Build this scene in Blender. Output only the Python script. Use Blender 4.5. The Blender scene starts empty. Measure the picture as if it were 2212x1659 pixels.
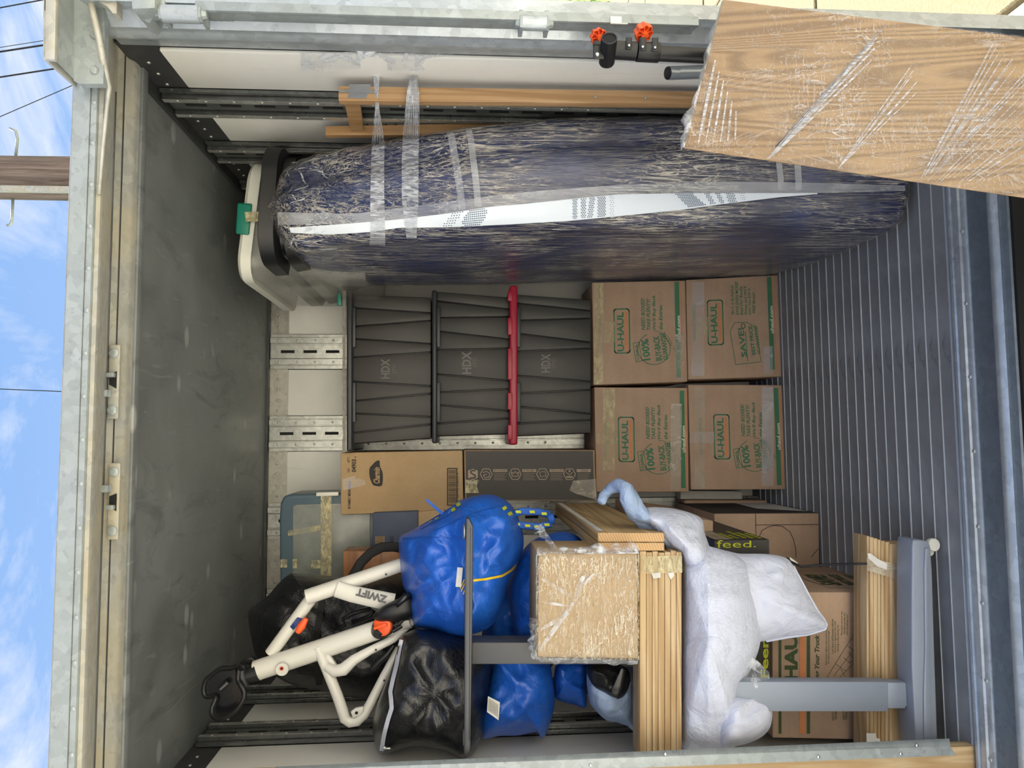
import bpy, bmesh, math, random
from mathutils import Vector, Matrix, noise
from mathutils.bvhtree import BVHTree
C = bpy.context.scene.collection
rnd = random.Random(7)
# ---------------------------------------------------------------- camera (photo is taken with the phone turned 90 degrees)
FPX, PITCH, YAW, ROLL, EYE = 1564.7, math.radians(-3.889), math.radians(4.1327), math.radians(-0.1943), 1.3707
cf = Vector((math.sin(YAW)*math.cos(PITCH), math.cos(YAW)*math.cos(PITCH), math.sin(PITCH)))
r0 = Vector((math.cos(YAW), -math.sin(YAW), 0)); u0 = r0.cross(cf)
cr = r0*math.cos(ROLL)+u0*math.sin(ROLL); cu_ = -r0*math.sin(ROLL)+u0*math.cos(ROLL)
O = Vector((0, 0, EYE))
cam = bpy.data.objects.new('camera', bpy.data.cameras.new('camera')); C.objects.link(cam)
X_, Y_, Z_ = -cu_, cr, -cf
cam.matrix_world = Matrix(((X_.x, Y_.x, Z_.x, O.x), (X_.y, Y_.y, Z_.y, O.y), (X_.z, Y_.z, Z_.z, O.z), (0, 0, 0, 1)))
cam.data.sensor_width = 36; cam.data.lens = 36*FPX/2212; cam.data.clip_start = .05; cam.data.clip_end = 400
bpy.context.scene.camera = cam
# ---------------------------------------------------------------- exposure, sky, sun
sc = bpy.context.scene
sc.view_settings.view_transform = 'Standard'; sc.view_settings.look = 'None'
sc.view_settings.gamma = 1; sc.view_settings.use_curve_mapping = False
sc.view_settings.exposure = 0.36
W = bpy.data.worlds.new('sky'); sc.world = W; W.use_nodes = True
nt = W.node_tree; nt.nodes.clear()
def wn(t, **k):
    n = nt.nodes.new(t)
    for a, b in k.items(): setattr(n, a, b)
    return n
tc = wn('ShaderNodeTexCoord'); sep = wn('ShaderNodeSeparateXYZ'); nt.links.new(tc.outputs['Generated'], sep.inputs[0])
ramp = wn('ShaderNodeValToRGB'); nt.links.new(sep.outputs['Z'], ramp.inputs[0])
e = ramp.color_ramp.elements
e[0].position = 0.0; e[0].color = (.60, .70, .86, 1)
e[1].position = 1.0; e[1].color = (.16, .33, .74, 1)
k = e.new(.22); k.color = (.44, .61, .90, 1)
k = e.new(.55); k.color = (.27, .47, .86, 1)
mp = wn('ShaderNodeMapping'); mp.inputs['Scale'].default_value = (1.3, 1.3, 3.2); mp.inputs['Rotation'].default_value = (0, .5, .3)
mp.inputs['Location'].default_value = (.35, .2, .1)
nt.links.new(tc.outputs['Generated'], mp.inputs[0])
n1 = wn('ShaderNodeTexNoise'); n1.inputs['Scale'].default_value = 2.3; n1.inputs['Detail'].default_value = 9; n1.inputs['Roughness'].default_value = .62; n1.inputs['Distortion'].default_value = .6
nt.links.new(mp.outputs[0], n1.inputs['Vector'])
cr_ = wn('ShaderNodeValToRGB'); cr_.color_ramp.elements[0].position = .48; cr_.color_ramp.elements[1].position = .68
cr_.color_ramp.elements[1].color = (.92, .92, .92, 1)
sq = wn('ShaderNodeMath', operation='MULTIPLY'); nt.links.new(sep.outputs['X'], sq.inputs[0]); nt.links.new(sep.outputs['X'], sq.inputs[1])
bi = wn('ShaderNodeMath', operation='MULTIPLY_ADD'); nt.links.new(sq.outputs[0], bi.inputs[0]); bi.inputs[1].default_value = .55; nt.links.new(n1.outputs['Fac'], bi.inputs[2]); nt.links.new(bi.outputs[0], cr_.inputs[0])
mx = wn('ShaderNodeMix', data_type='RGBA'); nt.links.new(cr_.outputs[0], mx.inputs[0]); nt.links.new(ramp.outputs[0], mx.inputs[6]); mx.inputs[7].default_value = (.93, .95, 1, 1)
bg = wn('ShaderNodeBackground'); bg.inputs[1].default_value = 0.87; nt.links.new(mx.outputs[2], bg.inputs[0])
wo = wn('ShaderNodeOutputWorld'); nt.links.new(bg.outputs[0], wo.inputs[0])
sun = bpy.data.objects.new('sun', bpy.data.lights.new('sun', 'SUN')); C.objects.link(sun)
sun.data.energy = 16.5; sun.data.angle = math.radians(.6); sun.data.color = (1, .97, .92)
sun.rotation_euler = Vector((-.42, -1.0, -1.35)).to_track_quat('-Z', 'Y').to_euler()

# ---------------------------------------------------------------- points on the picture turned into points of the place
def ray(x, y): return cf+cr*(((1659-y)-829.5)/FPX)-cu_*((x-1106)/FPX)
def at(x, y, Y): k = ray(x, y); return O+k*(Y/k.y)
def atX(x, y, X): k = ray(x, y); return O+k*(X/k.x)
def atZ(x, y, Z): k = ray(x, y); return O+k*((Z-EYE)/k.z)
def V(*a): return Vector(a)

# ---------------------------------------------------------------- text outlines, cached before the scene fills
_txt = {}
def text2d(s, bold=.0, shear=0.0):
    key = (s, bold, shear)
    if key in _txt: return _txt[key]
    c = bpy.data.curves.new('t', 'FONT'); c.body = s; c.offset = bold; c.shear = shear; c.resolution_u = 2; c.fill_mode = 'FRONT'
    o = bpy.data.objects.new('t', c); C.objects.link(o)
    dg = bpy.context.evaluated_depsgraph_get(); me = o.evaluated_get(dg).to_mesh()
    vs = [(v.co.x, v.co.y) for v in me.vertices]; fs = [tuple(p.vertices) for p in me.polygons]
    o.evaluated_get(dg).to_mesh_clear(); bpy.data.objects.remove(o); bpy.data.curves.remove(c)
    x0 = min(v[0] for v in vs); x1 = max(v[0] for v in vs); y0 = min(v[1] for v in vs); y1 = max(v[1] for v in vs)
    vs = [((x-x0)/(x1-x0), (y-y0)/(y1-y0)) for x, y in vs]
    _txt[key] = (vs, fs); return _txt[key]
B1, I1 = .03, .25
for s_ in ['U-HAUL', '100%', 'BUY-BACK', 'SAVE!', 'BEST PRICE', 'GUARANTEED*', 'GUARANTEE.', 'Charmin', '04903', 'HDX', 'ZWIFT', 'uhaul.com']:
    text2d(s_, B1, 0)

# ---------------------------------------------------------------- mesh builder
class MB:
    def __init__(s): s.v = []; s.f = []
    def add(s, vs, fs):
        b = len(s.v); s.v += [Vector(v) for v in vs]; s.f += [tuple(i+b for i in f) for f in fs]; return s
    def hexa(s, a, b):   # two quads (front, back), both TL TR BR BL seen from the front
        return s.add(list(a)+list(b), [(0, 3, 2, 1), (4, 5, 6, 7), (0, 1, 5, 4), (1, 2, 6, 5), (2, 3, 7, 6), (3, 0, 4, 7)])
    def box(s, x0, x1, y0, y1, z0, z1):
        return s.hexa([(x0, y0, z1), (x1, y0, z1), (x1, y0, z0), (x0, y0, z0)], [(x0, y1, z1), (x1, y1, z1), (x1, y1, z0), (x0, y1, z0)])
    def obox(s, c, ax, ay, az):  # oriented box, half axes
        c, ax, ay, az = map(Vector, (c, ax, ay, az))
        return s.hexa([c-ax-ay+az, c+ax-ay+az, c+ax-ay-az, c-ax-ay-az], [c-ax+ay+az, c+ax+ay+az, c+ax+ay-az, c-ax+ay-az])
    def prism(s, poly, d):
        n = len(poly); d = Vector(d); a = [Vector(p) for p in poly]
        return s.add(a+[p+d for p in a], [tuple(range(n))[::-1], tuple(range(n, 2*n))]+[(i, (i+1) % n, n+(i+1) % n, n+i) for i in range(n)])
    def sheet(s, prof, d):   # open profile swept along d
        n = len(prof); d = Vector(d); a = [Vector(p) for p in prof]
        return s.add(a+[p+d for p in a], [(i, i+1, n+i+1, n+i) for i in range(n-1)])
    def tube(s, path, r, n=12, flat=1.0, nrm=None, caps=True):
        path = [Vector(p) for p in path]; R = r if hasattr(r, '__len__') else [r]*len(path); rings = []
        up = None
        for i, p in enumerate(path):
            t = (path[min(i+1, len(path)-1)]-path[max(i-1, 0)]).normalized()
            if nrm is not None: up = Vector(nrm)
            elif up is None: up = Vector((0, 0, 1)) if abs(t.z) < .9 else Vector((1, 0, 0))
            a = t.cross(up).normalized(); b = a.cross(t).normalized(); up = b
            rings.append([p+(a*math.cos(q)+b*math.sin(q)*flat)*R[i] for q in [2*math.pi*j/n for j in range(n)]])
        vs = [v for g in rings for v in g]; fs = []
        for i in range(len(path)-1):
            for j in range(n): fs.append((i*n+j, i*n+(j+1) % n, (i+1)*n+(j+1) % n, (i+1)*n+j))
        if caps: fs.append(tuple(range(n))[::-1]); fs.append(tuple(range((len(path)-1)*n, len(path)*n)))
        return s.add(vs, fs)
    def lathe(s, c, axis, prof, n=16):   # prof: (radius, along)
        c = Vector(c); t = Vector(axis).normalized(); up = Vector((0, 0, 1)) if abs(t.z) < .9 else Vector((1, 0, 0))
        a = t.cross(up).normalized(); b = a.cross(t); vs = []; fs = []
        for r, h in prof:
            vs += [c+t*h+(a*math.cos(2*math.pi*j/n)+b*math.sin(2*math.pi*j/n))*max(r, 1e-5) for j in range(n)]
        for i in range(len(prof)-1):
            for j in range(n): fs.append((i*n+j, i*n+(j+1) % n, (i+1)*n+(j+1) % n, (i+1)*n+j))
        fs.append(tuple(range(n))[::-1]); fs.append(tuple(range((len(prof)-1)*n, len(prof)*n)))
        return s.add(vs, fs)
    def mesh(s, name, off=(0, 0, 0), bev=0, seg=2, smooth=False, sub=0):
        off = Vector(off); bm = bmesh.new(); vs = [bm.verts.new(v-off) for v in s.v]
        for f in s.f:
            try: bm.faces.new([vs[i] for i in f])
            except ValueError: pass
        bmesh.ops.remove_doubles(bm, verts=bm.verts, dist=1e-6)
        bmesh.ops.recalc_face_normals(bm, faces=bm.faces)
        if bev:
            es = [e for e in bm.edges if len(e.link_faces) == 2 and e.calc_face_angle(0) > .5]
            bmesh.ops.bevel(bm, geom=es, offset=bev, segments=seg, affect='EDGES', profile=.5, clamp_overlap=True)
        if smooth or bev:
            for f in bm.faces: f.smooth = True
            if not (smooth == 'all'):
                for e in bm.edges:
                    if len(e.link_faces) == 2 and e.calc_face_angle(0) > math.radians(42): e.smooth = False
        me = bpy.data.meshes.new(name); bm.to_mesh(me); bm.free(); return me
ORG = {}
def obj(name, mb, mat, parent=None, bev=0, seg=2, smooth=False, **props):
    off = ORG.get(parent.name, Vector()) if parent else Vector()
    me = mb if isinstance(mb, bpy.types.Mesh) else mb.mesh(name, off, bev, seg, smooth)
    if mat and not me.materials: me.materials.append(mat)
    o = bpy.data.objects.new(name, me); C.objects.link(o)
    if parent: o.parent = parent
    ORG[o.name] = off
    for k_, v_ in props.items(): o[k_] = v_
    return o
def thing(name, label, cat, loc, group=None):
    o = bpy.data.objects.new(name, None); C.objects.link(o); o.location = loc; o['label'] = label; o['category'] = cat
    if group: o['group'] = group
    ORG[o.name] = Vector(loc); o.empty_display_size = .05; return o
def tagm(o, label, cat, group=None, **k):
    o['label'] = label; o['category'] = cat
    if group: o['group'] = group
    for a, b in k.items(): o[a] = b
    return o
def struct(o): o['kind'] = 'structure'; return o
def copyat(me, name, mat, parent, pos, rot=None):   # share one small mesh between alike pieces
    o = bpy.data.objects.new(name, me); C.objects.link(o); o.parent = parent
    o.location = Vector(pos)-ORG.get(parent.name, Vector())
    if rot is not None: o.rotation_mode = 'QUATERNION'; o.rotation_quaternion = rot
    return o
def towards(d): return Vector((0, 0, 1)).rotation_difference(Vector(d).normalized())

# ---------------------------------------------------------------- materials
def srgb(c):
    if isinstance(c, str): c = tuple(int(c[i:i+2], 16)/255 for i in (0, 2, 4))
    return tuple(((x/12.92) if x <= .04045 else ((x+.055)/1.055)**2.4) for x in c)+(1,)
class MT:
    def __init__(s, name):
        s.m = bpy.data.materials.new(name); s.m.use_nodes = True; s.t = s.m.node_tree; s.p = s.t.nodes['Principled BSDF']; s.tc = None
    def n(s, t, **k):
        n = s.t.nodes.new(t)
        for a, b in k.items(): setattr(n, a, b)
        return n
    def l(s, a, b): s.t.links.new(a, b)
    def co(s, scale=(1, 1, 1), rot=(0, 0, 0), loc=(0, 0, 0)):
        if not s.tc: s.tc = s.n('ShaderNodeTexCoord')
        m = s.n('ShaderNodeMapping'); m.inputs['Scale'].default_value = scale; m.inputs['Rotation'].default_value = rot; m.inputs['Location'].default_value = loc
        s.l(s.tc.outputs['Object'], m.inputs[0]); return m.outputs[0]
    def noise(s, scale, detail=4, rough=.55, dist=0, vec=(1, 1, 1), rot=(0, 0, 0), loc=(0, 0, 0)):
        n = s.n('ShaderNodeTexNoise'); n.inputs['Scale'].default_value = scale; n.inputs['Detail'].default_value = detail
        n.inputs['Roughness'].default_value = rough; n.inputs['Distortion'].default_value = dist; s.l(s.co(vec, rot, loc), n.inputs['Vector']); return n.outputs['Fac']
    def voro(s, scale, vec=(1, 1, 1), out='Distance', feature='F1', rot=(0, 0, 0)):
        n = s.n('ShaderNodeTexVoronoi', feature=feature); n.inputs['Scale'].default_value = scale; s.l(s.co(vec, rot), n.inputs['Vector']); return n.outputs[out]
    def ramp(s, fac, stops):
        r = s.n('ShaderNodeValToRGB'); e = r.color_ramp.elements
        for i, (p, c) in enumerate(stops):
            c = c if len(c) == 4 else tuple(c)+(1,)
            if i < 2: e[i].position = p; e[i].color = c
            else: k = e.new(p); k.color = c
        s.l(fac, r.inputs[0]); return r.outputs[0]
    def f01(s, fac, a, b, lo=0, hi=1):
        m = s.n('ShaderNodeMapRange'); m.inputs[1].default_value = a; m.inputs[2].default_value = b; m.inputs[3].default_value = lo; m.inputs[4].default_value = hi
        s.l(fac, m.inputs[0]); return m.outputs[0]
    def mix(s, fac, a, b, mode='MIX'):
        m = s.n('ShaderNodeMix', data_type='RGBA', blend_type=mode)
        for i, v in ((0, fac), (6, a), (7, b)):
            if hasattr(v, 'links'): s.l(v, m.inputs[i])
            else: m.inputs[i].default_value = v
        return m.outputs[2]
    def math(s, op, a, b=0.0):
        m = s.n('ShaderNodeMath', operation=op)
        for i, v in ((0, a), (1, b)):
            if hasattr(v, 'links'): s.l(v, m.inputs[i])
            else: m.inputs[i].default_value = v
        return m.outputs[0]
    def bump(s, h, strength=.3, dist=.01, prev=None):
        b = s.n('ShaderNodeBump'); b.inputs['Strength'].default_value = strength; b.inputs['Distance'].default_value = dist
        s.l(h, b.inputs['Height'])
        if prev: s.l(prev, b.inputs['Normal'])
        return b.outputs[0]
    def set(s, **k):
        names = dict(color='Base Color', rough='Roughness', metal='Metallic', spec='Specular IOR Level', coat='Coat Weight', coat_rough='Coat Roughness', alpha='Alpha',
                     trans='Transmission Weight', ior='IOR', normal='Normal', coat_normal='Coat Normal', aniso='Anisotropic', sheen='Sheen Weight', sss='Subsurface Weight')
        for a, v in k.items():
            i = s.p.inputs[names[a]]
            if hasattr(v, 'links'): s.l(v, i)
            else: i.default_value = v
        return s
def plain(name, c, rough=.5, metal=0, var=.12, scale=14, bumpy=.0, **k):
    m = MT(name); c = srgb(c); d = tuple(x*(1-var) for x in c[:3])+(1,); u = tuple(min(1, x*(1+var)) for x in c[:3])+(1,)
    n = m.noise(scale, 5, .6); m.set(color=m.ramp(n, [(.3, d), (.7, u)]), rough=rough, metal=metal, **k)
    if bumpy: m.set(normal=m.bump(m.noise(scale*9, 4, .6), bumpy, .004))
    return m.m
def galv(name, base, stain=None, amt=.5, rough=.42, metal=.55, spangle=16, seedrot=0):
    m = MT(name); b = srgb(base); v = m.voro(spangle, out='Color', vec=(1, 1, 1), rot=(seedrot, 0, 0)); g = m.n('ShaderNodeSeparateColor'); m.l(v, g.inputs[0])
    col = m.ramp(g.outputs[0], [(0, tuple(x*.80 for x in b[:3])), (1, tuple(min(1, x*1.04) for x in b[:3]))])
    n = m.noise(5, 6, .65, .4)
    if stain: col = m.mix(m.f01(n, .42, .62, 0, amt), col, srgb(stain))
    n2 = m.noise(38, 5, .7); col = m.mix(m.f01(n2, .58, .75, 0, .6), col, tuple(x*.45 for x in b[:3])+(1,))
    m.set(color=col, metal=metal, rough=m.f01(n, .3, .7, rough-.08, rough+.15), normal=m.bump(n2, .12, .002)); return m.m
M = {}
M['galv'] = galv('galvanised_steel', 'a4acae', '8f9794', .5, .42, .3, 50)
M['galv_cream'] = galv('stained_galvanised_steel', 'b0b0a9', 'b5aa8c', .55, .5, .25, 50)
M['galv_blue'] = galv('weathered_sill_plate', '75808a', '5f6972', .5, .5, .25, 60)
M['galv_bright'] = galv('bright_galvanised_steel', 'bcc4ca', '9aa4a8', .35, .3, .45, 40)
M['rail'] = galv('rail_steel', 'c4c5c0', 'a2a39c', .3, .3, .7, 60)
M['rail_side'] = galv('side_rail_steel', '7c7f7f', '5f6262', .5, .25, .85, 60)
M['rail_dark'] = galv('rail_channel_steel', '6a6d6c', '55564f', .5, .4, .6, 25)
M['header'] = galv('header_plate', 'b5b2a8', '9f9d94', .4, .35, .6, 50)
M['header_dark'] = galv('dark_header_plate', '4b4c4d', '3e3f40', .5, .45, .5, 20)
M['weld'] = galv('weld_bead', 'aab0b4', '7d8488', .5, .35, .8, 60)
m = MT('white_liner_panel'); n = m.noise(3, 6, .65, .3); s2 = m.noise(7, 5, .6, 1.5, vec=(1, 1, .15))
c = m.mix(m.f01(n, .4, .7, 0, .4), srgb('e2e1dc'), srgb('c9c7c0')); c = m.mix(m.f01(s2, .62, .74, 0, .25), c, srgb('8c8a84'))
m.set(color=c, rough=.38, normal=m.bump(n, .08, .004)); M['panel'] = m.m
m = MT('ceiling_liner'); n = m.noise(2.6, 8, .68, .5); n2 = m.noise(9, 6, .7, .8, vec=(1, .35, 1)); v = m.voro(9, vec=(.55, 1, 1)); v2 = m.noise(2.1, 3, .5)
c = m.ramp(n, [(.3, srgb('616465')), (.7, srgb('808484'))]); c = m.mix(m.f01(n2, .54, .70, 0, .6), c, srgb('45474a'))
spot = m.math('MULTIPLY', m.f01(v, .20, .12, 0, .75), m.f01(v2, .48, .55, 0, 1)); c = m.mix(spot, c, srgb('a0a3a2'))
sc1 = m.noise(26, 3, .5, 2.5, vec=(1, .12, 1)); c = m.mix(m.f01(sc1, .64, .72, 0, .5), c, srgb('8b8d8c'))
m.set(color=c, rough=m.f01(n, .3, .7, .38, .6), spec=.5, normal=m.bump(n2, .1, .004)); M['ceiling'] = m.m
m = MT('floor_slat'); n = m.noise(5, 7, .68, .4); n2 = m.noise(14, 5, .65, 1.2, vec=(.5, 1, 1)); 
c = m.ramp(n, [(.3, srgb('787a7d')), (.7, srgb('97999c'))]); c = m.mix(m.f01(n2, .62, .74, 0, .6), c, srgb('3c3e40')); n3 = m.noise(60, 3, .5); c = m.mix(m.f01(n3, .72, .78, 0, .5), c, srgb('a9adb2'))
m.set(color=c, rough=m.f01(n, .3, .7, .42, .6), metal=.1, normal=m.bump(n2, .1, .003)); M['slat'] = m.m
M['rib'] = plain('worn_rib_metal', 'd9dfe4', .35, .4)
M['dark'] = plain('shadowed_void', '101112', .8)
M['black'] = plain('black_plastic', '17181a', .42, 0, .15, 12, .04)
M['black_gloss'] = plain('glossy_black_plastic', '14161b', .22)
M['tote'] = plain('charcoal_tote_plastic', '353431', .5, 0, .10, 6, .04)
M['tote_rim'] = plain('charcoal_tote_rim', '303236', .42, 0, .10, 6, .03)
M['tote_mark'] = plain('moulded_tote_lettering', '4a4944', .35)
M['red'] = plain('red_lid_plastic', 'a31d38', .38, 0, .08)
M['felt'] = plain('grey_felt', '8e8a82', .95, 0, .25, 60, .4)
m = MT('kraft_cardboard'); n = m.noise(4, 5, .6); n2 = m.noise(70, 4, .7); n3 = m.noise(30, 3, .5, 0, vec=(.08, 1, 1))
c = m.ramp(n, [(.3, srgb('a78c75')), (.7, srgb('b89e86'))]); c = m.mix(m.f01(n2, .5, .8, 0, .25), c, srgb('8a7058')); c = m.mix(m.f01(n3, .4, .7, 0, .12), c, srgb('8a7058'))
m.set(color=c, rough=.75, spec=.3, normal=m.bump(n3, .06, .002)); M['card'] = m.m
m = MT('bright_kraft_cardboard'); n = m.noise(5, 5, .6); n2 = m.noise(70, 4, .7)
c = m.ramp(n, [(.3, srgb('a98f6a')), (.7, srgb('b99e78'))]); c = m.mix(m.f01(n2, .5, .8, 0, .25), c, srgb('93744d')); m.set(color=c, rough=.7, spec=.3); M['card2'] = m.m
M['card_edge'] = plain('cardboard_edge', '9a8064', .8)
M['print_black'] = plain('black_print', '2b2826', .7)
M['print_green'] = plain('green_print', '3d7454', .7)
M['print_orange'] = plain('orange_print', 'c98355', .7)
M['print_white'] = plain('white_print', 'd8d4c4', .7)
M['print_olive'] = plain('dark_green_print', '3e4f2c', .7)
M['blackbox'] = plain('charcoal_printed_carton', '37342f', .5, 0, .1, 5)
M['tan_print'] = plain('tan_print', 'a99682', .6)
def crease_film(name, tint, sets, base=.04, top=.8, rough=.14, bs=.8, patch=(.38, .62), tint2=None):
    """sets: (stretch vector, rotation, line width, strength) ; creases are thin contour lines of a stretched noise"""
    m = MT(name); tot = None; nb = None
    for (vec, rot, w, k) in sets:
        n = m.noise(1, 4, .55, .9, vec=vec, rot=rot); r = m.math('ABSOLUTE', m.math('SUBTRACT', m.math('FRACT', m.math('MULTIPLY', n, 5.0)), .5)); ln = m.f01(r, w, 0.0, 0, k)
        tot = ln if tot is None else m.math('MAXIMUM', tot, ln); nb = m.bump(n, bs, .012, nb)
    big = m.noise(2.6, 4, .6, .8); f = m.math('ADD', m.math('MULTIPLY', tot, m.f01(big, patch[0], patch[1], .12, top)), base)
    m.set(color=srgb(tint), rough=rough, spec=.8, normal=nb, coat=.6, coat_rough=.06, coat_normal=nb)
    tr = m.n('ShaderNodeBsdfTransparent'); mxs = m.n('ShaderNodeMixShader'); cl = m.n('ShaderNodeClamp'); m.l(f, cl.inputs[0]); m.l(cl.outputs[0], mxs.inputs[0]); m.l(tr.outputs[0], mxs.inputs[1]); m.l(m.p.outputs[0], mxs.inputs[2]); m.l(mxs.outputs[0], m.t.nodes['Material Output'].inputs[0]); return m.m
def filmlike(name, tint, lo, hi, base_alpha, vec, scale=1, rough=.12, bs=.6, rot=(0, 0, 0), detail=6, dist=1.0, hi_alpha=.75):
    m = MT(name); n = m.noise(scale, detail, .62, dist, vec=vec, rot=rot); n2 = m.noise(scale*2.7, 4, .6, dist, vec=vec, rot=rot)
    big = m.noise(3.5, 3, .5); f = m.math('ADD', m.f01(n, lo, hi, 0, hi_alpha), base_alpha)
    f = m.math('MULTIPLY', f, m.f01(big, .35, .6, .45, 1.1)); 
    nb = m.bump(n, bs, .01, m.bump(n2, bs*.7, .006)); m.set(color=srgb(tint), rough=rough, spec=.7, normal=nb, coat=.4, coat_rough=.05, coat_normal=nb)
    tr = m.n('ShaderNodeBsdfTransparent'); mxs = m.n('ShaderNodeMixShader'); out = m.t.nodes['Material Output']
    cl = m.n('ShaderNodeClamp'); m.l(f, cl.inputs[0]); m.l(cl.outputs[0], mxs.inputs[0]); m.l(tr.outputs[0], mxs.inputs[1]); m.l(m.p.outputs[0], mxs.inputs[2]); m.l(mxs.outputs[0], out.inputs[0]); return m.m
M['film_v_glint'] = crease_film('stretch_film_glints', 'c9c4ba', [((40, 40, 1.7), (.10, 0, 0), .16, 1), ((75, 75, 5), (-.28, .15, 0), .14, .9), ((55, 55, 8), (.40, .25, 0), .10, .8)], .0, 1.0, patch=(.40, .60))  # crease lines mix milky film with painted cream glints
M['film_rope'] = filmlike('gathered_stretch_film', 'dfe3ec', .42, .62, .22, (120, 120, 3), 1, .12, .8)
M['film_wood'] = crease_film('stretch_film_on_tabletop', 'dcd6d2', [((26, 10, 6), (0, .9, 0), .10, .9), ((40, 20, 60), (0, .3, 0), .07, .8), ((12, 10, 45), (0, .5, 0), .08, .8)], .05, .75, patch=(.42, .62))
M['film_box'] = crease_film('stretch_film_on_carton', 'e9dcc2', [((9, 20, 60), (0, .12, 0), .2, 1), ((20, 20, 70), (0, -.25, 0), .14, .9), ((40, 20, 40), (0, .4, 0), .10, .8)], .10, .85, patch=(.3, .55))  # cream tint of the crease lines paints in warm reflections
M['film_free'] = filmlike('loose_stretch_film', 'dfe4ec', .48, .62, .20, (18, 18, 18), 1, .08, 1.0)
M['film_bed'] = crease_film('stretch_film_on_bedding', 'dfe6f2', [((45, 30, 9), (0, .15, 0), .14, .7), ((30, 30, 30), (.4, .4, 0), .06, .5)], .06, .5, bs=.3)
M['tape'] = filmlike('clear_packing_tape', 'cfc6b2', .50, .68, .38, (30, 30, 14), 1, .12, .5, hi_alpha=.4)
M['tape_bright'] = filmlike('shiny_packing_tape', 'e2d6a8', .42, .60, .40, (24, 24, 60), 1, .10, .8, hi_alpha=.55)
M['tape_white'] = filmlike('milky_packing_tape', 'dfe2e8', .5, .7, .34, (12, 12, 5), 1, .2, .3, hi_alpha=.2)
M['clear'] = filmlike('clear_bin_plastic', 'b3b3ac', .35, .8, .42, (3, 3, 3), 1, .22, .1, hi_alpha=.15)
m = MT('navy_wrapped_cover'); n = m.noise(1, 8, .62, 1.4, vec=(34, 34, 3.2)); n2 = m.noise(1, 6, .6, 2.0, vec=(75, 75, 9), rot=(.25, 0, 0)); n3 = m.noise(4, 5, .6, .8)
c = m.ramp(n3, [(.35, srgb('0f1b42')), (.65, srgb('1b2e60'))]); n4 = m.noise(1, 5, .6, 1.2, vec=(120, 120, 7), rot=(-.2, 0, 0)); nb = m.bump(n, .6, .010, m.bump(n2, .5, .005, m.bump(n4, .4, .003)))
m.set(color=c, rough=.4, spec=.3, normal=nb, coat=.9, coat_rough=.07, coat_normal=nb); m.p.inputs['Coat IOR'].default_value = 1.75; M['navy'] = m.m
m = MT('white_mattress_fabric'); n = m.noise(30, 5, .7); m.set(color=srgb('dfe7ef'), rough=.8, normal=m.bump(n, .5, .004)); M['mfab'] = m.m
M['dot'] = plain('woven_navy_mark', '46566e', .8)
def poly(name, c, c2, rough=.28, bs=.5, spec=.5):
    m = MT(name); v = m.voro(230); n = m.noise(16, 6, .62, 1.5); n2 = m.noise(4, 4, .6, .8)
    col = m.ramp(n2, [(.35, srgb(c)), (.7, srgb(c2))]); nb = m.bump(n, bs, .02, m.bump(v, .25, .0015)); m.set(color=col, rough=rough, spec=spec, coat=.3, coat_rough=.15, normal=nb); return m.m
M['blue'] = poly('blue_woven_polypropylene', '1654b8', '1f66cc', .42, .35)
M['blackpoly'] = poly('black_woven_polypropylene', '0c0d10', '15161b', .30, .5, .6)
M['neon'] = plain('neon_yellow_print', 'b8c020', .6)
M['navyband'] = plain('navy_elastic_band', '1b2f6b', .6)
M['yellow'] = plain('yellow_trim', 'd9b520', .5)
M['bluestrap'] = plain('blue_webbing', '1c58b4', .6, 0, .2, 80, .3)
M['webbing'] = plain('black_webbing', '121214', .7, 0, .2, 80, .3)
M['white_tag'] = plain('white_cloth_tag', 'd6d4cc', .7)
M['white_paint'] = plain('white_painted_tube', 'd0cec6', .32, 0, .03, 3)
M['orange'] = plain('orange_plastic', 'ef5e2a', .45, 0, .06)
M['zip'] = plain('white_zip_tape', 'd2d4de', .6)
M['steel'] = plain('bright_steel', 'b9bcc0', .25, .95)
M['desk_dark'] = plain('dark_grey_powder_coat', '4b4c4f', .4, .3, .05, 5)
M['desk_light'] = plain('light_grey_powder_coat', '8f98a6', .45, .2, .04, 5)
M['grey_tube'] = plain('grey_metal_tube', '8f969c', .35, .6, .05)
M['white_plastic'] = plain('white_plastic', 'dcdcd2', .4, 0, .04)
M['green'] = plain('green_latch_plastic', '157a66', .4, 0, .08)
m = MT('white_cotton'); n = m.noise(7, 5, .6, 1.2); n2 = m.noise(25, 4, .6, .6); m.set(color=srgb('d2d7e8'), rough=.8, sheen=.1, normal=m.bump(n, .6, .03, m.bump(n2, .3, .006))); M['cotton'] = m.m
m = MT('pale_blue_cotton'); n = m.noise(9, 5, .6, 1.2); m.set(color=srgb('9db2d2'), rough=.75, normal=m.bump(n, .7, .03)); M['paleblue'] = m.m
def woodm_old(name, a, b, vec, wscale=3, ndist=6, rough=.55, coat=0, dark=None):
    m = MT(name); w = m.n('ShaderNodeTexWave', wave_type='BANDS', bands_direction='X', wave_profile='SAW'); w.inputs['Scale'].default_value = wscale; w.inputs['Distortion'].default_value = ndist
    w.inputs['Detail'].default_value = 3; w.inputs['Detail Scale'].default_value = .8; m.l(m.co(vec), w.inputs['Vector'])
    n = m.noise(1, 5, .7, .3, vec=tuple(x*14 for x in vec)); col = m.ramp(w.outputs['Fac'], [(0, srgb(a)), (1, srgb(b))]); col = m.mix(m.f01(n, .35, .7, 0, .35), col, srgb(dark or b))
    m.set(color=col, rough=rough, coat=coat, coat_rough=.15, normal=m.bump(n, .08, .002)); return m.m
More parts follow.
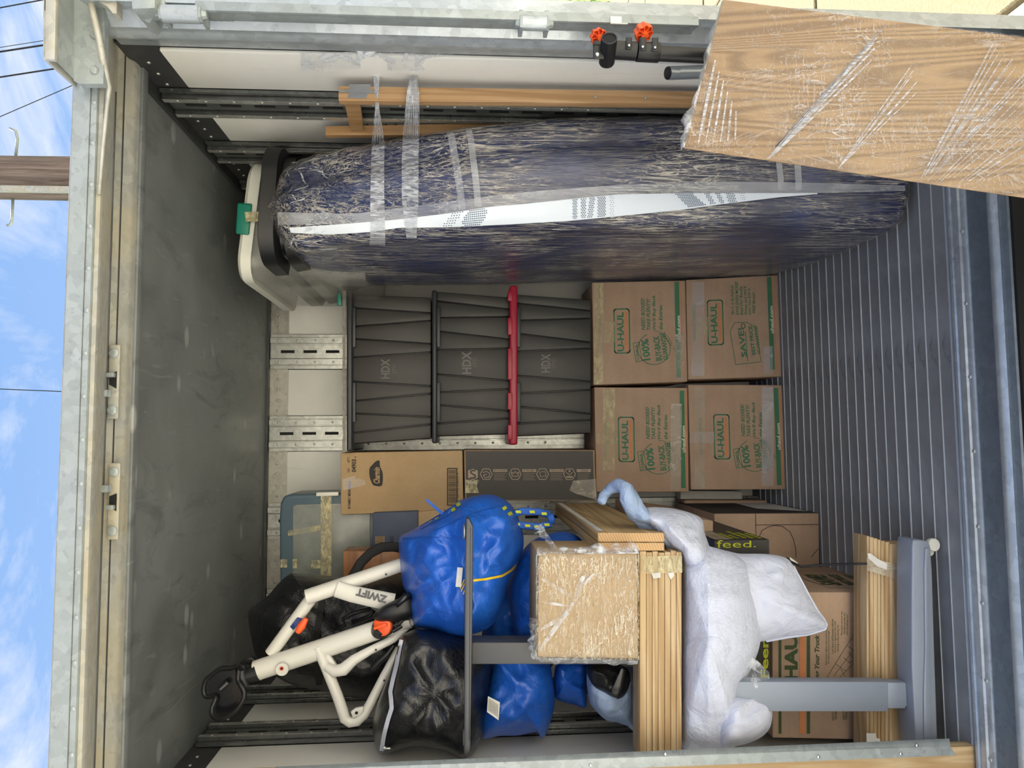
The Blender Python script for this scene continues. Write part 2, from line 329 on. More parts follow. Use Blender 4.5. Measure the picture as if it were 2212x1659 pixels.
def woodm(name, a, b, vec, wscale=3, ndist=6, rough=.55, coat=0, dark=None):
    m = MT(name); big = m.noise(1, 2.2, .45, .25, vec=vec); fine = m.noise(1, 5, .7, .3, vec=tuple(x*(22 if x > 5 else 14) for x in vec))
    ph = m.math('ADD', m.math('MULTIPLY', big, 46.0*wscale), m.math('MULTIPLY', fine, 1.6)); sn = m.math('SINE', ph)
    col = m.ramp(m.f01(sn, -1, 1, 0, 1), [(.15, srgb(a)), (.95, srgb(b))]); col = m.mix(m.f01(fine, .4, .68, 0, .4), col, srgb(dark or b))
    m.set(color=col, rough=rough, coat=coat, coat_rough=.15, normal=m.bump(fine, .08, .002)); return m.m
M['oak'] = woodm('oak_veneer', 'a08259', '7f633f', (5.5, 2, .55), 4.2, 5.5, .5, .25, '85694a')
M['pine'] = woodm('varnished_pine', 'b8946a', 'a37e54', (11, 11, .5), 1.6, 3.5, .4, .3, '8f6a42')
M['timber_x'] = woodm('pine_boards_across', 'cfb68e', 'b5966a', (.45, 12, 14), 1.3, 4, .65, 0, '9c8058')
M['timber_y'] = woodm('pine_planks_deep', 'c3a67a', 'a58a5e', (12, .45, 8), 1.3, 4, .65, 0, '8e7549')
M['timber_z'] = woodm('pine_beam', 'd2ba92', 'bfa177', (12, 12, .45), 1.2, 4, .6, 0, 'b08c58')
m = MT('end_grain'); w = m.n('ShaderNodeTexWave', wave_type='RINGS', rings_direction='Y'); w.inputs['Scale'].default_value = 45; w.inputs['Distortion'].default_value = 2.5; m.l(m.co((1, .01, 1), loc=(.35, 0, -1.0)), w.inputs['Vector'])
m.set(color=m.ramp(w.outputs['Fac'], [(0, srgb('b98f60')), (1, srgb('d2b184'))]), rough=.7); M['endgrain'] = m.m
M['block'] = woodm('brown_hardwood', '9a6a43', '7d5233', (1, 10, 14), .5, 3, .5, .2, '6b4529')
M['ducttape'] = plain('grey_duct_tape', '8c9094', .35, .5, .1, 30, .2)
m = MT('weathered_pole_wood'); n = m.noise(1, 8, .7, .6, vec=(26, 26, 1.3)); m.set(color=m.ramp(n, [(.3, srgb('4c403a')), (.7, srgb('93837a'))]), rough=.9, normal=m.bump(n, .8, .03)); M['pole'] = m.m
M['bluegrey'] = plain('blue_grey_bin_plastic', '4f626e', .35, 0, .1, 4)
M['bluegrey_clear'] = plain('cloudy_bin_window', '868a86', .2, 0, .22, 9)
M['blue_carton'] = plain('faded_blue_carton', '464f66', .6, 0, .12, 6)
m = MT('sunny_concrete'); n = m.noise(3, 6, .6); v = m.noise(55, 4, .7); m.set(color=m.mix(m.f01(v, .35, .65, 0, .5), srgb('c8c3b2'), srgb('a6a192')), rough=.9, normal=m.bump(v, .5, .01)); M['concrete'] = m.m
m = MT('lawn_soil'); n = m.noise(12, 5, .6); m.set(color=m.ramp(n, [(.3, srgb('4f6a2a')), (.7, srgb('7f9a45'))]), rough=.95, normal=m.bump(n, .6, .03)); M['lawn'] = m.m
m = MT('pebbled_paving_dimmed'); n = m.noise(3, 6, .6); v = m.noise(70, 4, .7); m.set(color=m.mix(m.f01(v, .35, .65, 0, .5), srgb('7b7056'), srgb('5f573f')), rough=.9, normal=m.bump(v, .6, .01)); M['path'] = m.m  # same paving in a darker colour, to hold down the sunlit glare
M['leaf'] = plain('green_leaves', '5b7d33', .7, 0, .4, 30)
M['stucco'] = plain('cream_stucco', 'd6d1c6', .9, 0, .06, 40, .3)
M['wire'] = plain('black_cable', '16161a', .6)

# ---------------------------------------------------------------- shape helpers
def pq(corners, Y):   # picture corners (TL TR BR BL as one stands upright) at depth Y
    Ys = Y if hasattr(Y, '__len__') else [Y]*4
    return [at(c[0], c[1], y) for c, y in zip(corners, Ys)]
def qpt(q, s, t, lift=.0015):
    TL, TR, BR, BL = q; p = (TL*(1-s)+TR*s)*(1-t)+(BL*(1-s)+BR*s)*t
    n = (TR-TL).cross(BL-TL).normalized()
    return p+n*(lift if n.dot(O-p) > 0 else -lift)
def ptext(mb, q, s, s0, s1, t0, t1, bold=B1, shear=0, rot=0, lift=.0015):
    vs, fs = text2d(s, bold, shear); cs, ct = (s0+s1)/2, (t0+t1)/2
    wpx = (q[1]-q[0]).length; hpx = (q[3]-q[0]).length; out = []
    for x, y in vs:
        dx = (s0+(s1-s0)*x-cs)*wpx; dy = (t1+(t0-t1)*y-ct)*hpx
        rx = dx*math.cos(rot)-dy*math.sin(rot); ry = dx*math.sin(rot)+dy*math.cos(rot)
        out.append(qpt(q, cs+rx/wpx, ct+ry/hpx, lift))
    mb.add(out, fs)
def ppoly(mb, q, pts, lift=.0012): mb.add([qpt(q, s, t, lift) for s, t in pts], [tuple(range(len(pts)))])
def prect(mb, q, s0, s1, t0, t1, lift=.0012): ppoly(mb, q, [(s0, t0), (s1, t0), (s1, t1), (s0, t1)], lift)
def pline(mb, q, pts, w, lift=.0013, closed=False):   # w in metres
    P = [qpt(q, s, t, lift) for s, t in pts]; n = (q[1]-q[0]).cross(q[3]-q[0]).normalized(); L = len(P)
    for i in range(L if closed else L-1):
        a, b = P[i], P[(i+1) % L]
        if (b-a).length < 1e-6: continue
        d = (b-a).normalized(); k = n.cross(d)*w/2; mb.add([a-k-d*w*.3, b-k+d*w*.3, b+k+d*w*.3, a+k-d*w*.3], [(0, 1, 2, 3)])
def ring(cs, ct, rs, rt, n=28, a0=0, a1=2*math.pi): return [(cs+rs*math.cos(a0+(a1-a0)*i/n), ct+rt*math.sin(a0+(a1-a0)*i/n)) for i in range(n+1)]
def rrect(s0, s1, t0, t1, r, q):
    w = (q[1]-q[0]).length; h = (q[3]-q[0]).length; rs, rt = r/w, r/h; out = []
    for cx, cy, a in ((s1-rs, t1-rt, 0), (s0+rs, t1-rt, math.pi/2), (s0+rs, t0+rt, math.pi), (s1-rs, t0+rt, 1.5*math.pi)):
        out += [(cx+rs*math.cos(a+i*math.pi/8), cy+rt*math.sin(a+i*math.pi/8)) for i in range(5)]
    return out
def pbox(corners, Yf, depth, shift=(0, 0)):
    a = pq(corners, Yf); b = [p+V(shift[0], depth, shift[1]) for p in a]; mb = MB(); mb.hexa(a, b); return mb, a, b
def smooth_loop(pts, n):
    L = len(pts); out = []; per = max(2, n//L)
    for i in range(L):
        p0, p1, p2, p3 = [Vector(pts[(i+k) % L]) for k in (-1, 0, 1, 2)]
        for j in range(per):
            t = j/per; out.append(.5*((2*p1)+(-p0+p2)*t+(2*p0-5*p1+4*p2-p3)*t*t+(-p0+3*p1-3*p2+p3)*t**3))
    return out
def blob(outline, Y, T, p=3.0, q=.6, back=.7, amp=.012, freq=7, seed=0, n=120, K=16, c=None, Yfn=None, stretch=(1, 1, 1), jag=.0):
    loop = smooth_loop(outline, n); n = len(loop); c = Vector(c) if c else sum(loop, Vector((0, 0)))/n
    vs = []; fs = []
    def dz(P, t): 
        s = Vector((P.x*stretch[0], P.y*stretch[1], P.z*stretch[2]))*freq+Vector((seed*7.3, seed*3.1, seed)); v = noise.noise(s)+.5*noise.noise(s*2.1); r = abs(noise.noise(s*1.3+Vector((9, 9, 9))))
        r2 = abs(noise.noise(s*2.9+Vector((3, 5, 1)))); return amp*t*(v*.8+(.35-r)*2.0+(.3-r2)*.9)
    for side in (0, 1):
        for kk in range(K):
            s = math.cos(kk/K*math.pi/2) if kk else 1.0
            t = (1-s**p)**q if s < 1 else 0
            for i, o in enumerate(loop):
                px = c+(o-c)*s; Yc = Yfn(px.x, px.y) if Yfn else Y
                P = at(px.x, px.y, Yc); d = t*T*(1 if side == 0 else -back)
                P2 = at(px.x, px.y, Yc-d-(dz(P, t) if side == 0 else 0)); vs.append(P2)
        Yc = Yfn(c.x, c.y) if Yfn else Y; P = at(c.x, c.y, Yc); vs.append(at(c.x, c.y, Yc-(T+dz(P, 1) if side == 0 else -T*back)))
    half = K*n+1
    for side in (0, 1):
        b = side*half
        for kk in range(K-1):
            for i in range(n):
                j = (i+1) % n; fs.append((b+kk*n+i, b+kk*n+j, b+(kk+1)*n+j, b+(kk+1)*n+i))
        for i in range(n): fs.append((b+(K-1)*n+i, b+(K-1)*n+(i+1) % n, b+half-1))
    return MB().add(vs, fs)
def bvh(mb): return BVHTree.FromPolygons([tuple(v) for v in mb.v], mb.f)
def drape(tree, grid, lift=.004):   # grid of picture points dropped on a surface as seen from the eye
    vs = []; R_ = len(grid); Cc = len(grid[0]); last = None
    for row in grid:
        for (x, y) in row:
            d = ray(x, y).normalized(); h = tree.ray_cast(O, d)
            if h[0] is None: p = last if last is not None else at(x, y, 2.2)
            else: p = h[0]-d*lift; last = p
            vs.append(p)
    return MB().add(vs, [(r*Cc+c, r*Cc+c+1, (r+1)*Cc+c+1, (r+1)*Cc+c) for r in range(R_-1) for c in range(Cc-1)])
def band(a, b, n=40, m=4):   # grid between two picture polylines
    def res(pl, t):
        L = [0]
        for i in range(len(pl)-1): L.append(L[-1]+math.dist(pl[i], pl[i+1]))
        d = t*L[-1]
        for i in range(len(pl)-1):
            if d <= L[i+1] or i == len(pl)-2:
                k = (d-L[i])/max(1e-6, L[i+1]-L[i]); return (pl[i][0]+(pl[i+1][0]-pl[i][0])*k, pl[i][1]+(pl[i+1][1]-pl[i][1])*k)
    return [[tuple(res(a, i/n)[k]*(1-j/m)+res(b, i/n)[k]*j/m for k in (0, 1)) for i in range(n+1)] for j in range(m+1)]
def rivet_mesh(r, h, mat, name='rivet'):
    mb = MB(); mb.lathe((0, 0, 0), (0, 0, 1), [(r, 0), (r*.96, h*.4), (r*.7, h*.85), (r*.25, h)], 10); me = mb.mesh(name, smooth=True); me.materials.append(mat); return me
# ================================================================ the container shell
XL, XR, YB, H = -.99, 1.0, 3.33, 2.25
mb = MB(); mb.box(XL-.06, XR+.045, 1.97, YB+.06, H, H+.03); ceil = struct(obj('ceiling', mb, M['ceiling']))
mb = MB(); mb.box(XR-.03, XR+.04, 1.97, YB, H-.012, H-.0005); mb.box(XL-.04, XR, YB-.025, YB, H-.010, H-.0005); obj('ceiling_edge_strip', mb, M['header_dark'], ceil)
mb = MB(); mb.box(XL-.06, XR+.045, YB+.012, YB+.05, 0, H); wback = struct(obj('wall_back', mb, M['header_dark']))
mb = MB(); mb.box(XR+.012, XR+.04, 1.80, YB+.05, 0, H); wright = struct(obj('wall_right', mb, M['header_dark']))
mb = MB(); mb.box(XL-.05, XL-.012, 1.80, YB+.05, 0, H); wleft = struct(obj('wall_left', mb, M['header_dark']))
riv = rivet_mesh(.0055, .003, M['rail']); riv_big = rivet_mesh(.011, .005, M['galv']); slotm = None
def wall_post(wall, c, a, n, z0, z1, rail=True):
    """vertical slotted lashing rail: c centre on wall (x,y), a along wall, n out of wall"""
    c, a, n = Vector(c+(0,)), Vector(a+(0,)), Vector(n+(0,))
    P = lambda s, h: c+a*s+n*h
    prof = [(-.078, 0), (-.078, .010), (-.066, .010), (-.066, .003), (-.060, .003), (-.060, .024), (-.038, .024), (-.038, .004), (-.032, .004), (-.030, .011), (.030, .011), (.032, .004),
            (.038, .004), (.038, .024), (.060, .024), (.060, .003), (.066, .003), (.066, .010), (.078, .010), (.078, 0)]
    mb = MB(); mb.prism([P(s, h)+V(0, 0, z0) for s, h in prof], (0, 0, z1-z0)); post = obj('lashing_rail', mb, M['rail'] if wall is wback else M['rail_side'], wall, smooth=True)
    if wall is not wback:
        for s in (-.049, .049):
            rb_ = MB(); rb_.prism([P(s-.0095, .0241)+V(0, 0, z0), P(s+.0095, .0241)+V(0, 0, z0), P(s+.0095, .0248)+V(0, 0, z0), P(s-.0095, .0248)+V(0, 0, z0)], (0, 0, z1-z0)); obj('rail_rib', rb_, M['rail'], post)
    sl = MB(); sl.obox((0, 0, 0), a*.0065, n*.0012, V(0, 0, .03)); me = sl.mesh('slot'); me.materials.append(M['dark'])
    fr = MB(); fr.obox((0, 0, 0), a*.0095, n*.0009, V(0, 0, .034))
    z = z1-.075
    while z > z0+.1:
        copyat(me, 'slot', None, post, P(0, .012)+V(0, 0, z)); z -= .1
    z = z1-.04; q = towards(n)
    while z > z1-1.3:
        for s in (-.049, .049): copyat(riv, 'rivet', None, post, P(s, .0238)+V(0, 0, z), q)
        z -= .08
    # channel floor behind the slots, darker steel on the side walls
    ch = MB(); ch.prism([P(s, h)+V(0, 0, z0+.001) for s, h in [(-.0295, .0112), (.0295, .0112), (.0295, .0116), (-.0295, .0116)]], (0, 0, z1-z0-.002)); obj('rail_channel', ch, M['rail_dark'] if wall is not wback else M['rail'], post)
for cx in (.39, .02, -.367, -.742): wall_post(wback, (cx, YB), (1, 0), (0, -1), .0, 2.235)
for cy in (2.142, 2.515, 2.89): wall_post(wright, (XR, cy), (0, 1), (-1, 0), .0, 2.232)
for cy in (2.18, 2.55, 2.925): wall_post(wleft, (XL, cy), (0, 1), (1, 0), .0, 2.232)
def panel(wall, lo, hi, axis, pos, n, z0, z1):
    mb = MB()
    if axis == 'x': mb.box(lo, hi, min(pos, pos+n*.012), max(pos, pos+n*.012), z0, z1)
    else: mb.box(min(pos, pos+n*.012), max(pos, pos+n*.012), lo, hi, z0, z1)
    obj('wall_panel', mb, M['panel'], wall, bev=.004)
for lo, hi in ((.47, 1.0), (.10, .31), (-.287, -.06), (-.662, -.447), (-.985, -.822)): panel(wback, lo, hi, 'x', YB+.012, -1, .02, 2.16)
for lo, hi in ((1.86, 2.062), (2.222, 2.435), (2.595, 2.81), (2.97, 3.32)): panel(wright, lo, hi, 'y', XR+.012, -1, .02, 2.150)
for lo, hi in ((1.82, 2.10), (2.26, 2.468), (2.63, 2.845), (3.005, 3.32)): panel(wleft, lo, hi, 'y', XL-.012, 1, .02, 2.150)
mb = MB(); mb.box(XL-.01, XR+.01, YB+.004, YB+.0125, 2.16, H-.001); hb = obj('header_plate', mb, M['header'], wback)
q = towards((0, -1, 0)); x = -.97
while x < .98:
    if min(abs(x-c_) for c_ in (.39, .02, -.367, -.742)) > .085: copyat(riv, 'rivet', None, hb, (x, YB+.004, 2.205), q)
    x += .0475
for wl, X, nx, ps in ((wright, XR+.012, -1, (2.142, 2.515, 2.89)), (wleft, XL-.012, 1, (2.18, 2.55, 2.925))):
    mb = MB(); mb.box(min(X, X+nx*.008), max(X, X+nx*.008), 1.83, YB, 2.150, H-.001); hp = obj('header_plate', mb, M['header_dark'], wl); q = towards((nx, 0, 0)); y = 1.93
    while y < 3.3:
        if min(abs(y-c_) for c_ in ps) > .085: copyat(riv, 'rivet', None, hp, (X+nx*.008, y, 2.205), q)
        y += .06
# floor: ribbed slats
mb = MB(); mb.box(XL-.05, XR+.045, 1.70, YB+.05, -.09, -.013); floor = struct(obj('floor', mb, M['dark']))
mb = MB(); mb.box(XL-.01, XR+.01, -.0272, .0272, -.012, 0); sl = mb.mesh('floor_slat', bev=.0015, seg=1); sl.materials.append(M['slat'])
mb = MB(); mb.prism([(XL-.01, -.0011, -.005), (XL-.01, -.0009, .0024), (XL-.01, .0009, .0024), (XL-.01, .0011, -.005)], (XR-XL+.02, 0, 0)); rb = mb.mesh('floor_rib'); rb.materials.append(M['rib'])
mb = MB(); mb.prism([(XL-.01, -.0019, -.005), (XL-.01, -.0017, .0028), (XL-.01, .0017, .0028), (XL-.01, .0019, -.005)], (XR-XL+.02, 0, 0)); rb2 = mb.mesh('floor_rib'); rb2.materials.append(M['rib'])
y = 1.932-.0282; i = 0
while y < YB:
    copyat(sl, 'floor_slat', None, floor, (0, y, 0)); copyat(rb2 if i % 4 == 0 else rb, 'floor_rib', None, floor, (0, y+.0282, 0)); y += .0565; i += 1
# sill in front of the floor
X0, X1 = -1.25, 1.04
mb = MB(); mb.prism([(X0, 1.846, -.09), (X0, 1.846, .001), (X0, 1.850, .004), (X0, 1.866, .004), (X0, 1.869, .009), (X0, 1.887, .009), (X0, 1.890, .004), (X0, 1.900, .004), (X0, 1.903, .008), (X0, 1.912, .008), (X0, 1.915, -.09)], (X1-X0, 0, 0))
th = struct(obj('trim_1', mb, M['galv_bright'], smooth=True)); th['label'] = 'bright aluminium threshold strip with rivets along the floor edge'
q = towards((0, 0, 1)); rv = rivet_mesh(.006, .003, M['rail'])
for i in range(11): copyat(rv, 'rivet', None, th, (-1.05+i*.2, 1.862, .004), q)
mb = MB(); prof = [(1.846, -.002), (1.775, -.004), (1.765, .002), (1.755, .006), (1.745, .005), (1.735, -.004), (1.728, -.006), (1.712, -.008), (1.706, -.02), (1.706, -.21), (1.846, -.21)]
mb.prism([(X0, a, b) for a, b in prof], (X1-X0, 0, 0)); sill = struct(obj('trim_2', mb, M['galv_blue'], smooth=True)); sill['label'] = 'scuffed blue-grey steel sill plate with rounded front lip'
mb = MB(); mb.sheet([(X0, a, b+.0012) for a, b in [(1.772, -.002), (1.765, .0022), (1.755, .0066), (1.745, .0056), (1.735, -.0034)]], (X1-X0, 0, 0)); obj('lip_edge', mb, M['galv_bright'], sill, smooth='all')
for xa, xb in ((-.9, -.32), (-.2, .46), (.54, .98)):
    mb = MB(); mb.box(xa, xb, 1.700, 1.7075, -.17, -.045); obj('fork_pocket', mb, M['dark'], sill)
# header beam
hp = [(1.745, 2.30), (1.735, 2.287), (1.735, 2.251), (1.756, 2.250), (1.757, 2.236), (1.742, 2.236), (1.742, 2.226), (1.752, 2.224), (1.885, 2.268), (1.90, 2.270), (1.901, 2.252), (1.905, 2.249), (1.912, 2.2485), (1.924, 2.240), (1.940, 2.2365), (1.972, 2.2385), (1.985, 2.262), (1.985, 2.30)]
mb = MB(); mb.prism([(X0, a, b) for a, b in hp], (1.045-X0, 0, 0)); hdr = struct(obj('trim_3', mb, M['galv_cream'], smooth=True)); hdr['label'] = 'cream-stained galvanised header beam over the opening'
mb = MB(); mb.box(X0, .86, 1.728, 1.7355, 2.2505, 2.288); mb.box(X0, .86, 1.732, 1.7555, 2.2365, 2.2495); fasc = obj('roof_fascia', mb, M['galv'], hdr)
q = towards((0, -1, 0)); x = -1.1
rv = rivet_mesh(.006, .003, M['galv'])
while x < .84: copyat(rv, 'rivet', None, fasc, (x, 1.732, 2.243), q); x += .1
mb = MB(); mb.box(X0, 1.03, 1.78, YB+.06, 2.283, 2.30); obj('roof_sheet', mb, M['galv'], hdr)
for ya, yb, hk in ((745, 905, 850), (1000, 1165, 1055)):   # two latch keepers
    xa = at(250, ya, 1.897).x; xb = at(250, yb, 1.897).x; zc = at(248, (ya+yb)/2, 1.897).z
    mb = MB(); mb.box(xb, xa, 1.890, 1.8995, zc-.0135, zc+.0135); k = obj('latch_keeper', mb, M['galv_cream'], hdr, bev=.003)
    for xx in (xb+.022, xa-.022):
        b = MB(); b.lathe((xx, 1.890, zc+.001), (0, -1, 0), [(.0125, 0), (.0125, .003), (.009, .006), (.004, .0065)], 14); b.lathe((xx, 1.8838, zc+.001), (0, -1, 0), [(.004, 0), (.0035, .001)], 6); obj('bolt', b, M['galv'], k, smooth=True)
    hx = at(250, hk, 1.88).x; b = MB(); b.obox((hx, 1.875, zc+.012), (.009, 0, 0), (0, .012, 0), (0, .003, .011)); obj('hook', b, M['galv_bright'], k, bev=.003)
    hx2 = hx+(.035 if hk < 900 else -.035)
    b = MB(); b.prism([(hx2-.022, 1.8895, zc-.008), (hx2+.022, 1.8895, zc-.008), (hx2+.015, 1.8895, zc+.010), (hx2-.012, 1.8895, zc+.010)], (0, -.0008, 0)); obj('hole', b, M['dark'], k)
    b = MB(); b.obox((hx2+(.012 if hk < 900 else -.012), 1.884, zc+.004), (.006, 0, 0), (0, .007, 0), (0, 0, .010)); obj('hook', b, M['galv'], k, bev=.003)
mb = MB(); mb.box(X0, 1.03, 1.958, 1.990, 2.2295, 2.2385); obj('ceiling_edge_roll', mb, M['ceiling'], hdr, bev=.003)
mb = MB(); mb.box(X0, 1.03, 1.8985, 1.9005, 2.2500, 2.2530); obj('dark_header_line', mb, M['header_dark'], hdr)  # thin dark lines drawn along the header joints
mb = MB(); mb.tube([(X0, 1.886, 2.2675), (.9, 1.886, 2.2675)], .003, 6); obj('dark_header_line', mb, M['header_dark'], hdr)
# corner casting at the top right
mb = MB()
Yc = 1.60
front = [at(95, -60, Yc), at(93, 128, Yc), at(100, 130, Yc), at(118, 129, Yc+.02), at(158, 171, 1.66)]
cl = [at(x, y, Yy) for x, y, Yy in ((93, -80, 1.585), (93, 127, 1.585), (117, 128, 1.585), (160, 172, 1.60), (160, -80, 1.60))]
# flange (lip standing forward), cheek web and bolted plate
mb.prism([at(x, y, 1.585) for x, y in ((95, -80), (93, 127), (118, 129), (122, -80))], (0, .012, 0))
mb.prism([at(x, y, 1.585) for x, y in ((93, -80), (92, 128), (99, 128), (101, -80))], (0, .13, 0))
cast = obj('corner_casting', mb, M['galv_cream'], hdr, bev=.002)
mb = MB(); mb.hexa([at(120, -80, 1.60), at(118, 129, 1.60), at(160, 172, 1.69), at(160, -80, 1.69)], [at(118, -80, 1.62), at(116, 129, 1.62), at(158, 172, 1.71), at(158, -80, 1.71)]); obj('cheek_plate', mb, M['galv'], cast)
mb = MB(); mb.prism([at(x, y, 1.69) for x, y in ((158, -80), (158, 173), (170, 181), (223, 181), (226, 60), (218, -80))], (0, .02, 0)); obj('bolted_plate', mb, M['galv'], cast)
mb = MB(); mb.tube([at(195, -20, 1.66), at(197, 10, 1.66), at(213, 80, 1.675), at(226, 150, 1.70), at(236, 190, 1.72), at(231, 230, 1.73), at(222, 320, 1.735), at(214, 420, 1.737)], [.008, .008, .008, .008, .006, .005, .005, .004], 8); obj('bent_flange_edge', mb, M['galv_cream'], cast, smooth='all')
mb = MB(); mb.prism([at(x, y, 1.64) for x, y in ((222, -80), (212, 2), (232, 14), (244, 29), (252, 29), (252, -80))], (0, .03, 0)); obj('gusset', mb, M['galv_cream'], cast)
for x, y in ((204, 76), (204, 152)):
    b = MB(); c0 = at(x, y, 1.689); b.lathe(c0, (0, -1, 0), [(.0095, 0), (.0095, .002), (.007, .005), (.003, .0055)], 14); b.lathe(c0+V(0, -.0053, 0), (0, -1, 0), [(.0035, 0), (.003, .001)], 6); obj('bolt', b, M['galv'], cast, smooth=True)
# right door post
pp = [(1.045, 1.62), (.9695, 1.62), (.9695, 1.628), (.992, 1.632), (1.012, 1.70), (.982, 1.722), (.986, 1.737), (.984, 1.745), (.979, 1.757), (.981, 1.772), (.990, 1.790), (.9995, 1.800), (1.004, 1.842), (1.012, 1.858), (1.045, 1.858)]
z1 = at(250, 15, 1.70).z
mb = MB(); mb.prism([(a, b, -.12) for a, b in pp[3:]+[(1.045, 1.66)]], (0, 0, 2.236+.12)); post = struct(obj('trim_4', mb, M['galv_bright'], smooth=True)); post['label'] = 'galvanised door post with hinge flange on the right of the opening'
zt = at(420, 20, 1.62).z; zb = at(1510, 50, 1.62).z
mb = MB(); mb.box(.9695, .992, 1.62, 1.632, zb, zt); mb.box(.980, .992, 1.632, 1.68, zb, zt); fl = obj('hinge_flange', mb, M['galv'], post, bev=.002)
mb = MB(); mb.box(.9665, .9685, 1.6185, 1.622, at(1355, 30, 1.62).z, at(1318, 30, 1.62).z); mb.box(.967, .984, 1.6180, 1.6195, at(1342, 30, 1.62).z, at(1318, 30, 1.62).z); obj('white_sticker', mb, M['white_plastic'], post)
for a, b in ((445, 505), (585, 660), (735, 805), (885, 960), (1045, 1105), (1205, 1250), (1308, 1375), (1430, 1500)):
    p0 = at(a, 44+(a-700)*.018, 1.70); p1 = at(b, 44+(b-700)*.018, 1.70); mb = MB()
    n_ = 9; mb.tube([p0.lerp(p1, i/n_)+V(-.003, -.002, 0) for i in range(n_+1)], [.004+.0008*(i % 2) for i in range(n_+1)], 8); obj('weld_bead', mb, M['weld'], post, smooth='all')
for a, b, y, nm in ((345, 440, 30, 0), (1120, 1188, 50, 1)):   # hinges
    c0 = at(a+8, y, 1.63); c1 = at(b-8, y+(b-a)*.02, 1.63); t = (c1-c0).normalized()
    R_ = .0195 if nm == 0 else .0165
    mb = MB(); mb.tube([c0, c0.lerp(c1, .5), c1], R_, 20); hg = obj('hinge', mb, M['galv_bright'], post, smooth=True)
    for c, s in ((c0, -1), (c1, 1)):
        mb = MB(); mb.lathe(c, t*s, [(.018, 0), (.018, .006), (.012, .0065), (.009, .016), (.006, .0165)], 6 if s < 0 else 8); obj('hinge_nut', mb, M['galv'], hg)
        mb = MB(); mb.obox(c+V(.012, .022, 0)+t*s*.002, (.020, 0, 0), (0, .026, 0), (0, 0, .005)); obj('hinge_leaf', mb, M['galv'], hg, bev=.002)
# upper bracket over the top hinge
mb = MB(); q0 = [at(x, y, 1.60) for x, y in ((336, -25), (334, 17), (285, 19), (282, -25))]
mb.prism(q0, (0, .05, 0)); br = obj('hinge_bracket', mb, M['galv'], post, bev=.002)
mb = MB(); mb.prism([at(x, y, 1.64) for x, y in ((290, 18), (334, 18), (330, 40), (322, 50), (305, 42))], (0, .05, 0)); obj('bracket_rib', mb, M['galv'], br)
# opened door folded back along the outside
mb = MB(); mb.box(1.056, 1.096, 1.79, 3.45, -.12, 2.20); d1 = struct(obj('door_1', mb, M['galv_cream'])); d1['label'] = 'opened door folded back along the outside right wall'
mb = MB(); mb.box(1.0545, 1.0985, 1.782, 1.792, -.09, 2.215); obj('door_edge_strip', mb, M['galv'], d1, bev=.002)
mb = MB(); mb.tube([(1.03, 1.70, -.2), (1.03, 1.70, 2.0)], .012, 12); obj('locking_rod', mb, M['galv'], post, smooth=True)

# ================================================================ outside
G = -.22
mb = MB(); mb.box(-30, 60, 7.4, 90, G-.1, G-.004); gl = struct(obj('ground_lawn', mb, M['lawn']))
mb = MB(); mb.box(-30, 60, -14, 7.4, G-.12, G-.03); gp = struct(obj('ground_pavement', mb, M['concrete']))
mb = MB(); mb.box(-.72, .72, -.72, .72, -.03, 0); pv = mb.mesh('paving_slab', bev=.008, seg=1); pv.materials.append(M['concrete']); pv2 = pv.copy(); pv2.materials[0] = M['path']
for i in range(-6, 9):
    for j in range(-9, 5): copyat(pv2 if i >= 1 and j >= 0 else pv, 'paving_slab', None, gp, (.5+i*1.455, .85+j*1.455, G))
mb = MB(); r_ = random.Random(3); n_ = 0
for i in range(5200):
    x = r_.uniform(3.9, 16); y = 7.42+abs(r_.gauss(0, 2.2)); h_ = r_.uniform(.04, .11); a = r_.uniform(0, 3.14); w = .006
    mb.add([(x-w*math.cos(a), y-w*math.sin(a), G-.004), (x+w*math.cos(a), y+w*math.sin(a), G-.004), (x+r_.uniform(-.03, .03), y+r_.uniform(-.03, .03), G+h_)], [(0, 1, 2)])
tagm(obj('grass', mb, M['leaf']), 'short green grass of the lawn beyond the pavement', 'grass', kind='stuff')
for k_, (x, y, s_) in enumerate(((8.4, 13.5, .9), (10.6, 15.5, 1.1), (13.5, 18.0, 1.5))):
    t = thing('garden_shrub', ('low green shrub nearest behind the lawn', 'middle green shrub behind the lawn', 'farthest and largest green shrub behind the lawn')[k_], 'shrub', (x, y, G), 'shrubs beyond the lawn')
    mb = MB()
    for i in range(1500):
        d_ = Vector((r_.gauss(0, 1), r_.gauss(0, 1), r_.gauss(0, 1))).normalized()*s_*r_.uniform(.55, 1)**.5; c0 = Vector((x, y, G+s_*.75))+Vector((d_.x, d_.y, d_.z*.8))
        u_ = Vector((r_.gauss(0, 1), r_.gauss(0, 1), r_.gauss(0, 1))).normalized()*.07; w_ = u_.cross(d_).normalized()*.04; mb.add([c0-u_, c0+w_, c0+u_, c0-w_], [(0, 1, 2, 3)])
    f_ = obj('foliage', mb, M['leaf'], t); f_['kind'] = 'stuff'
    mb = MB(); mb.tube([(x, y, G-.02), (x+.03, y, G+s_*.9)], [.05*s_, .02*s_], 8); obj('stem', mb, M['pole'], t)
